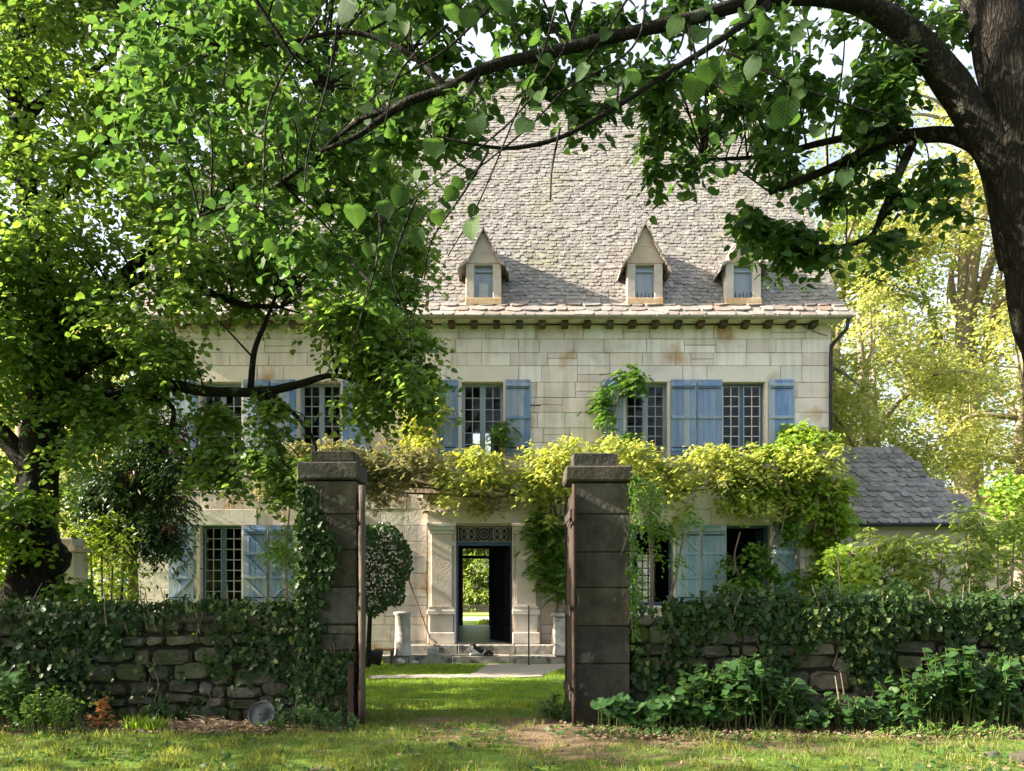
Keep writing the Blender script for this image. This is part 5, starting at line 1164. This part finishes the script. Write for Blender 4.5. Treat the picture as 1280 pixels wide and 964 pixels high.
climber('climbing_vine', 'bright green vine massed on the right corner of the house', 'climber', [(975,1048,535,640,16.7,17.5,24,11), (955,1000,545,620,16.8,17.3,9,12), (1030,1060,600,740,16.9,17.6,20,13), (1010,1040,640,740,17,17.4,6,10), (880,985,590,620,16.8,17.2,10,11)], 'vine_leaf', LOBE, .12, 22, [[PR(1042,800,WY,3), PR(1040,700,WY,2.6), PR(1030,640,WY,2.2), PR(1015,580,WY,1.6), PR(1000,545,WY,1)], [PR(1030,640,WY,2), PR(980,600,WY-.2,1.5), PR(920,600,WY-.2,1)]])
climber('climbing_vine', 'loose leafy vine growing over the right ground-floor window', 'climber', [(905,965,665,755,16.6,17.2,11,8), (945,1000,710,760,16.6,17.2,6,9), (960,1010,640,680,16.8,17.2,4,7)], 'vgreen_leaf', LOBE, .11, 12, [[PR(935,800,16.9,1.6), PR(930,740,16.9,1.4), PR(918,700,16.9,1.2), PR(925,665,16.9,.8)], [PR(960,800,17,1.6), PR(955,720,17,1.2), PR(972,660,17.1,.9)]])
climber('climbing_vine', 'wisteria foliage hanging right of the front door', 'climber', [(662,705,645,668,16.9,17.4,7,11), (668,708,675,735,16.9,17.4,13,12)], 'vgreen_leaf', PINN, .20, 14, [[PR(712,800,WY,2.4), PR(706,720,WY,2.2), PR(698,660,WY,2), PR(690,620,WY,1.6)]], leaves=3)
climber('leafy_shrub', 'slender narrow-leaved shrub between right gate pillar and pale shutters', 'shrub', [(793,820,600,660,11,12,8,8), (808,868,640,700,11,12.2,9,7), (790,806,710,760,11,12,3,7)], 'vgreen_leaf', NARROW, .11, 9, [[PR(812,800,11.5,3), PR(815,720,11.5,2.4), PR(812,650,11.5,1.8), PR(818,600,11.5,1)], [PR(822,800,11.5,2.4), PR(845,720,11.6,1.6), PR(855,660,11.7,1)]])
climber('leafy_shrub', 'young narrow-leaved shrub before the blue shutters left of the gate', 'shrub', [(340,372,620,745,11.6,12.6,9,10), (345,372,560,620,11.6,12.4,3,10)], 'vgreen_leaf', NARROW, .12, 12, [[PR(362,800,12,1.8), PR(358,720,12,1.5), PR(360,660,12,1.2), PR(366,600,12,.7)]])
# topiary bush
tp = thing('topiary_bush', 'dense dark green clipped bush beside the left gate leaf', 'bush')
c = P(466, 712, 15.6); q = MB(); q.tube([(c.x-.1, 15.6, 0), (c.x-.08, 15.6, .6), (c.x-.05, 15.6, 1.2)], [.06,.05,.04], 8, .1); q.build('trunk', M['bark'], tp)
n = 5200; d = norm(RNG.normal(size=(n,3))); rad = np.array([.74,.7,.92])*(1+.08*np.sin(d[:, :1]*7+d[:, 2:]*5))*(.72+.3*RNG.random((n,1))**.4)
pos = np.array([c.x, c.y, c.z+.02])+d*rad
scatter('foliage', LOBE, pos, d+RNG.normal(size=(n,3))*.6+[0,0,.4], d+RNG.normal(size=(n,3))*.7, .065*(.6+.7*RNG.random(n)), M['dark_leaf'], tp, kind='stuff')
# ---------------------------------------------------------------- ivy
def surf_ivy(name, label, pts, nrms, leaf, m='ivy_leaf', young=.06, mask=None):
    pts = np.array(pts); nrms = np.array(nrms, float); n = len(pts)
    t = thing(name, label, 'ivy')
    off = nrms*(RNG.random((n,1))*.09+.02)
    fw = np.array([0,0,-1.])+RNG.normal(size=(n,3))*.55; nm = nrms+RNG.normal(size=(n,3))*.45+[0,0,.35]
    fb = np.array([fbm(p[0], p[2], 1.1, 20) for p in pts]); y_ = RNG.random(n) < young*np.clip(fb*6+.4, .15, 5)
    scatter('leaves', IVY, (pts+off)[~y_], fw[~y_], nm[~y_], leaf*(.4+1.1*RNG.random((~y_).sum())**1.5), M[m], t, kind='stuff')
    if y_.any(): scatter('young_leaves', IVY, (pts+off*1.4)[y_], fw[y_], nm[y_], leaf*(.5+.6*RNG.random(y_.sum())), M['ivy_pale'], t, kind='stuff')
    q = MB()
    for k in range(min(60, n//60)):
        p = Vector(pts[random.randrange(n)]); nn = Vector(nrms[0]); q.tube([p+Vector((random.uniform(-.1,.1),-.02,-.25)), p+Vector((0,-.03,0)), p+Vector((random.uniform(-.15,.15),-.02,.25))], [.009,.007,.004], 4)
    q.build('stems', M['vine_bark'], t, kind='stuff')
def wallpts(x0, x1, z0, z1, n, fn, y=9.2):
    P_ = []; N_ = []
    while len(P_) < n:
        x, z = random.uniform(x0, x1), random.uniform(z0, z1)
        if random.random() < fn(x, z): P_.append((x, y, z)); N_.append((0,-1,0))
    return P_, N_
def toppts(x0, x1, n, top, sc_=.12):
    P_ = []; N_ = []
    for _ in range(n):
        x = random.uniform(x0, x1); y = random.uniform(9.12, 9.75); P_.append((x, y, top+abs(random.gauss(0, sc_))*(.6+.6*fbm(x, 0, 1.2, 2)))); N_.append((0, -.3, 1))
    return P_, N_
def f_l(x, z):      # left wall: ivy at far left, near the pillar, thin fringe on top; stones bare in the middle
    px = 640+x*FPX/9.2; top = max(0, 1-(1.36-z)/.25)
    k = fbm(x, z, 1.6, 1)
    d = 0.
    if px < 110: d = .8+k*.5
    elif px < 150: d = .35+k
    elif px < 290: d = .12+k*.9
    else: d = .22+k*.8+max(0, (px-300)/90)*.9
    return max(0, min(1, max(d, top*.8 if px < 230 or px > 290 else top*.3)))
a, b = wallpts(-8.5, -2.5, .1, 1.38, 4600, f_l); a2, b2 = toppts(-8.5, -2.5, 2000, 1.33, .07)
surf_ivy('ivy', 'ivy draped over the garden wall left of the gate', a+a2, b+b2, .075)
def f_p(x, z): e = (x-XP(380))/(.24+.1*math.sin(z*4)); return max(0, min(1, 1.15-e*.8+.3*fbm(x, z, 3))) if z > .9 else max(0, min(1, .9-.35*(x-XP(380))/.5+fbm(x, z, 2)*.8))*.8
a, b = wallpts(XP(374), XP(440), .1, 2.86, 2600, f_p, 9.09); a2 = [(XP(379), random.uniform(9.1, 9.7), random.uniform(.2, 2.8)) for _ in range(900)]; b2 = [(-1,0,0)]*900
surf_ivy('ivy', 'ivy climbing the left side of the left gate pillar', a+a2, b+b2, .065, young=.02)
def f_r(x, z):
    px = 640+x*FPX/9.2; k = 1.9*fbm(x, z*.8, 1.3, 7); top = 1-(1.42-z)/.5
    if px < 850: return max(0, min(1, .15+k*.4+max(0, (z-1.1)*1.5)))
    return max(0, min(1, max(top*1.6+k*.5, .10+k*1.0)))
a, b = wallpts(1.45, 9.2, .1, 1.40, 7500, f_r); a2, b2 = toppts(1.9, 9.2, 6500, 1.28, .18)
surf_ivy('ivy', 'thick ivy mantling the garden wall right of the gate', a+a2, b+b2, .078, young=.07)
a = [(XP(788)+random.gauss(0,.035), random.uniform(9.05, 9.2), random.uniform(1.0, 3.0)) for _ in range(420)]
surf_ivy('ivy', 'thin ivy strand down the right edge of the right gate pillar', a, [(.6,-.7,.2)]*420, .055, 'vgreen_leaf', .25)
# ---------------------------------------------------------------- plants at the wall foot
def clump(name, label, cat_, px0, px1, y, h, n, leaf, m, tmpl, spread=.25, up=.5, stems=True):
    t = thing(name, label, cat_); x0, x1 = (px0-640)/FPX*y, (px1-640)/FPX*y; q = MB(); Pp = []; F = []; Nn = []; S = []
    for k in range(n):
        x = random.uniform(x0, x1); yy = y+random.uniform(-.22, .18); e = 1-.6*abs((x-(x0+x1)/2)/((x1-x0)/2+1e-6))**2; hh = h*e*random.uniform(.55, 1.1)
        tip = Vector((x+random.gauss(0, spread*.6), yy+random.gauss(-.05, .08), hh)); a = Vector((x, yy, 0)); m_ = (a+tip)/2+Vector((0,0,.1*hh))
        if stems: q.tube([a, m_, tip], [.008,.007,.004], 4)
        nl = max(3, int(hh/leaf*1.9))
        for i in range(nl):
            t1 = .25+.75*(i+random.random()*.5)/nl; c = a.lerp(m_, t1*2) if t1 < .5 else m_.lerp(tip, t1*2-1); ang = random.uniform(0, 2*PI)
            F.append((math.cos(ang), math.sin(ang)*.9-.2, -.15+random.gauss(0,.25))); Nn.append((random.gauss(0,.3), random.gauss(-.35,.3), 1)); Pp.append(tuple(c)); S.append(leaf*random.uniform(.55, 1.15))
    if stems: q.build('stems', M['vgreen_stem'] if 'vgreen_stem' in M else M['vine_bark'], t, kind='stuff')
    scatter('leaves', tmpl, np.array(Pp), np.array(F), np.array(Nn), np.array(S), M[m], t, kind='stuff'); return t
M['vgreen_stem'] = mat('green_stems', (.07,.12,.03), (.12,.13,.05), 5, .8, 0)
# broad round-leaved plants, each big leaf its own object
bf = thing('butterbur_plant', 'low plant with big round leaves at the foot of the right gate pillar', 'plant')
rl = bpy.data.meshes.new('leaf'); vv = [(0,0,0)]; ff = []
for k in range(12):
    a = PI/2+.35+(2*PI-.7)*k/11; vv.append((math.cos(a)*(1+.06*math.sin(k*2.2)), math.sin(a)*(1+.05*math.cos(k*3)), .16+.06*math.sin(k*2.7)))
for k in range(11): ff.append((0, 1+k, 2+k))
rl.from_pydata(vv, [], ff); a_ = rl.attributes.new('rnd', 'FLOAT', 'POINT'); a_.data.foreach_set('value', [.35]*len(vv)); rl.materials.append(M['plant_leaf'])
q = MB()
for k in range(90):
    px = random.uniform(748, 925); Y = random.uniform(8.55, 9.0); c = Vector(((px-640)/FPX*Y, Y, random.uniform(.1, .36)))
    o = bpy.data.objects.new('leaf', rl); COL.objects.link(o); o.parent = bf; o.location = c; o.rotation_euler = (random.uniform(.1,.75), random.uniform(-.4,.4), random.uniform(-.8,.8)); s_ = random.uniform(.07, .14); o.scale = (s_, s_, s_)
    q.tube([(c.x*.999, c.y+.05, 0), c], [.006,.005], 4)
q.build('stalks', M['vgreen_stem'], bf, kind='stuff')
clump('leafy_plant', 'tall bushy green plant against the middle of the right wall', 'plant', 835, 1000, 8.85, .82, 120, .105, 'plant_leaf', HEART, .3)
clump('leafy_plant', 'bushy dark plant against the far right of the wall', 'plant', 1110, 1280, 8.85, .92, 120, .105, 'plant_leaf', HEART, .3)
clump('leafy_plant', 'lower broad-leaved plant between the two bushy plants on the right', 'plant', 980, 1130, 8.8, .40, 70, .105, 'plant_leaf', HEART, .2)
clump('leafy_plant', 'broad-leaved plant at the left end of the left wall', 'plant', -30, 75, 8.85, .75, 38, .11, 'plant_leaf', HEART, .25)
clump('nettle_plant', 'upright nettle-like plants beside the orange fern', 'plant', 30, 110, 8.55, .55, 40, .065, 'vgreen_leaf', DIAM, .1)
clump('low_weeds', 'low weeds between tin lid and left gate pillar', 'weeds', 330, 452, 8.75, .28, 60, .06, 'plant_leaf', LOBE, .12)
clump('low_weeds', 'low weeds inside the gate by the right leaf', 'weeds', 676, 716, 9.4, .3, 30, .07, 'plant_leaf', LOBE, .1)
clump('low_weeds', 'low weeds under the big-leaved plants at the right pillar', 'weeds', 722, 900, 8.45, .12, 70, .05, 'plant_leaf', LOBE, .1)
clump('low_weeds', 'low weeds at the foot of the right bushy plant', 'weeds', 1080, 1290, 8.4, .16, 60, .05, 'vgreen_leaf', LOBE, .1)
fn = clump('dead_fern', 'rust-orange dried fern standing at the left wall foot', 'fern', 127, 143, 8.7, .42, 10, .06, 'rustfern', PINN, .03)
sw = MB()
for k, (px, h) in enumerate(((1046,.62),(1053,.66),(1060,.35),(1041,.3))): Y = 8.7; x = (px-640)/FPX*Y; sw.tube([(x+.06,Y,0), (x+.02,Y,h*.6), (x-.02,Y,h)], [.010,.010,.006], 5)
o = sw.build('dry_stalks', M['vine_bark']); o['label'] = 'few pale dry stalks standing before the right wall'; o['category'] = 'stalks'
# grass tuft
for px, lab in ((195,'tuft of tall grass by the debris at the left wall'),(172,'small grass tuft right of the dead fern')):
    n = 90; Y = 8.55; x = (px-640)/FPX*Y; pos = np.stack([x+RNG.normal(size=n)*.05, Y+RNG.normal(size=n)*.04, np.zeros(n)], 1)
    o = scatter('grass_tuft', BL2, pos, np.stack([RNG.normal(size=n)*.35, RNG.normal(size=n)*.3, np.ones(n)], 1), RNG.normal(size=(n,3)), .2*(.6+.6*RNG.random(n)), M['lawn'], None, None, label=lab, category='grass tuft')
# tin lid leaning at the wall
ld = thing('tin_lid', 'round grey tin lid leaning against the foot of the left wall', 'lid')
c = P(326, 892, 8.85); mtx = Matrix.Translation((c.x, 8.9, .145)) @ Matrix.Rotation(math.radians(62), 4, 'X') @ Matrix.Rotation(.2, 4, 'Z')
q = MB(); q.lathe([(.155,0),(.160,.006),(.162,.02),(.150,.022),(.145,.012),(.08,.014),(.075,.02),(.0,.022)], (0,0,0), 24)
for v in q.v: v[:] = mtx @ v
q.build('disc', M['galv'], ld, True); q = MB(); q.tube([mtx @ Vector((-.03,0,.02)), mtx @ Vector((-.02,0,.045)), mtx @ Vector((.02,0,.045)), mtx @ Vector((.03,0,.02))], .005, 5); q.build('handle', M['galv'], ld)
# debris: dead sticks and litter along the left wall
q = MB()
for k in range(260):
    px = random.choice([random.uniform(90,170), random.uniform(190,330), random.uniform(150,320)]); Y = random.uniform(8.5, 8.95); x = (px-640)/FPX*Y; z = random.uniform(0,.1)*math.exp(-((px-255)/70)**2)+.01; a = random.uniform(0, PI); l = random.uniform(.06, .32)
    d = Vector((math.cos(a)*l, math.sin(a)*l*.4, random.uniform(-.01,.12)*l)); p = Vector((x,Y,z)); q.tube([p, p+d*.5+Vector((0,0,.015)), p+d], [.006,.005,.003], 4)
o = q.build('brushwood', M['litter'], None, kind='stuff'); o['label'] = 'scattered dry sticks and twigs along the left wall foot'; o['category'] = 'sticks'
n = 1500; pxv = RNG.uniform(60, 345, n); Yv = RNG.uniform(8.35, 9.0, n); pos = np.stack([(pxv-640)/FPX*Yv, Yv, .012+.05*RNG.random(n)], 1)
scatter('leaf_litter', DIAM, pos, RNG.normal(size=(n,3))*[1,1,.2], RNG.normal(size=(n,3))*.4+[0,0,1], .05*(.5+RNG.random(n)), M['litter'], None, None, kind='stuff', label='brown dead leaves lying along the left wall foot', category='leaf litter')
n = 1800; pos = np.stack([RNG.uniform(.9, 8, n), RNG.uniform(8.1, 8.9, n), .012+.03*RNG.random(n)], 1)
scatter('leaf_litter', DIAM, pos, RNG.normal(size=(n,3))*[1,1,.2], RNG.normal(size=(n,3))*.4+[0,0,1], .045*(.5+RNG.random(n)), M['litter'], None, None, kind='stuff', label='brown dead leaves lying along the right wall foot', category='leaf litter')
n = 900; X_ = RNG.uniform(-7, 7, n); Y_ = RNG.uniform(6.4, 9.3, n); pos = np.stack([X_, Y_, np.array([gz(a, b_) for a, b_ in zip(X_, Y_)])+.01+.03*RNG.random(n)], 1)
scatter('leaf_litter', DIAM, pos, RNG.normal(size=(n,3))*[1,1,.3], RNG.normal(size=(n,3))*.5+[0,0,1], .045*(.4+RNG.random(n)), M['litter'], None, None, kind='stuff', label='few dead leaves dropped on the foreground grass and bare earth', category='leaf litter')
# rocks
def rock(px, Y, r, lab, m='white_stone', flat=.6):
    c = Vector(((px-640)/FPX*Y, Y, r*flat*.6)); bm = bmesh.new(); bmesh.ops.create_icosphere(bm, subdivisions=3, radius=r)
    for v in bm.verts: v.co *= 1+.35*noise.noise(v.co*5/r*.3+c)+.1*noise.noise(v.co*20); v.co.z *= flat; v.co += c
    me = bpy.data.meshes.new('rock'); bm.to_mesh(me); bm.free(); me.materials.append(M[m]); o = bpy.data.objects.new('rock', me); COL.objects.link(o); o['label'] = lab; o['category'] = 'rock'
rock(1278, 7.05, .11, 'pale rock in the grass at the lower right corner', 'rubble'); rock(155, 8.6, .10, 'flat grey stone in the debris right of the dead fern', 'rubble', .35); rock(110, 8.6, .12, 'brown stone in the debris left of the dead fern', 'rubble', .4); rock(178, 8.55, .09, 'small pale stone before the left wall', 'white_stone', .35); rock(1240, 7.3, .07, 'small dark rock near the lower right corner', 'rubble', .5)
# ---------------------------------------------------------------- shrubs in front of the outbuilding
def shrub(label, x0, x1, y0, y1, Y0, Y1, nc_, rpx, m, leaf, per, tm=PINN, base=790, name='shrub', leaves=3):
    Ym = (Y0+Y1)/2; st_ = []
    for k in range(5): px = x0+(x1-x0)*(k+.5)/5; st_.append([PR(px*.5+(x0+x1)*.25, base, Ym, 2), PR(px*.8+(x0+x1)*.1, (base+y0)/2+20, Ym, 1.5), PR(px, y0+12, Ym, .7)])
    climber(name, label, 'shrub', [(x0,x1,y0,y1,Y0,Y1,nc_,rpx)], m, tm, leaf, per, st_, leaves=leaves)
shrub('feathery green shrub before the outbuilding wall', 1085, 1190, 668, 765, 13.5, 15, 30, 14, 'bgreen_leaf', .14, 16)
shrub('yellow-green shrub at the corner of house and outbuilding', 1040, 1110, 680, 765, 13, 15, 22, 13, 'vine_leaf', .10, 20, LOBE, leaves=6)
shrub('tall feathery shrub at the right edge before the outbuilding', 1195, 1300, 640, 760, 13, 15, 30, 15, 'bgreen_leaf', .14, 15)
shrub('sunny shrub behind the right wall at the frame edge', 1245, 1340, 600, 700, 15.5, 17, 20, 16, 'vine_leaf', .12, 18, LOBE, leaves=6)
shrub('low green shrub just behind the right garden wall', 1000, 1120, 730, 775, 10.2, 11.5, 16, 14, 'vgreen_leaf', .08, 20, LOBE, leaves=6)
shrub('airy yellow shrub behind the left wall beside the stone pier', 90, 165, 650, 770, 13.5, 15.5, 26, 17, 'vine_leaf', .13, 14, NARROW, leaves=7)
shrub('green bush at the foot of the stone pier', 40, 110, 730, 775, 10.5, 12, 12, 13, 'vgreen_leaf', .09, 20, LOBE, leaves=6)
shrub('sunlit yellow weeds on the left wall top', 215, 345, 758, 772, 9.4, 9.8, 20, 8, 'vine_leaf', .06, 16, LOBE, base=778, leaves=5)
shrub('bright shrub left of the big tree trunk', -60, 10, 640, 765, 13, 15, 20, 18, 'vine_leaf', .12, 18, LOBE, leaves=6)
# back garden seen through the doors
MB().box(-14, 12, 56, 56.5, -.1, .52).build('terrace_wall', M['rubble'], None, label='low dark stone wall across the end of the back garden', category='wall')
n = 26000; pos = np.stack([RNG.uniform(-14, 12, n), RNG.uniform(56.8, 58.4, n), .2+RNG.random(n)**1.3*7], 1); pos[:, 2] *= .75+.35*np.sin(pos[:, 0]*.9)
scatter('hedge', DIAM, pos, RNG.normal(size=(n,3)), RNG.normal(size=(n,3))+[-.6,-.6,.5], .24, M['bgreen_leaf'], None, None, label='tall loose green hedge behind the low wall at the end of the back garden', category='hedge')
struct(MB().quad((-12,40,.008),(10,40,.008),(10,46,.008),(-12,46,.008)).build('sandy_path', M['gravel']))
struct(MB().quad((-12,49,.008),(10,49,.008),(10,55,.008),(-12,55,.008)).build('dry_verge', M['drygrass']))
c = Vector((-1.15, 32.5, 0)); n = 1600; d = norm(RNG.normal(size=(n,3))); d[:,2] = abs(d[:,2]); rr_ = (.6+.45*RNG.random((n,1)))
scatter('box_bush', DIAM, np.array(c)+d*[.42,.35,.34]*rr_, d+RNG.normal(size=(n,3))*.6, d+RNG.normal(size=(n,3))*.6, .075, M['bgreen_leaf'], None, None, label='small bush on the back lawn seen through the open door', category='bush')
# ---------------------------------------------------------------- put every thing's empty at its base without moving its parts
for o in list(SC.objects):
    if o.type == 'EMPTY' and o.parent is None and o.location.length < 1e-6 and len(o.children):
        zs_ = []; lo = [1e9]*3; hi = [-1e9]*3
        for c in o.children:
            if c.type != 'MESH' or not len(c.data.vertices): continue
            for co in c.bound_box:
                w = c.matrix_basis @ Vector(co)
                for k in range(3): lo[k] = min(lo[k], w[k]); hi[k] = max(hi[k], w[k])
        base = Vector(((lo[0]+hi[0])/2, (lo[1]+hi[1])/2, lo[2])); o.location = base
        inv = Matrix.Translation(-base)
        for c in o.children: c.matrix_parent_inverse = inv
print('tris', sum(len(o.data.polygons) for o in SC.objects if o.type == 'MESH'))
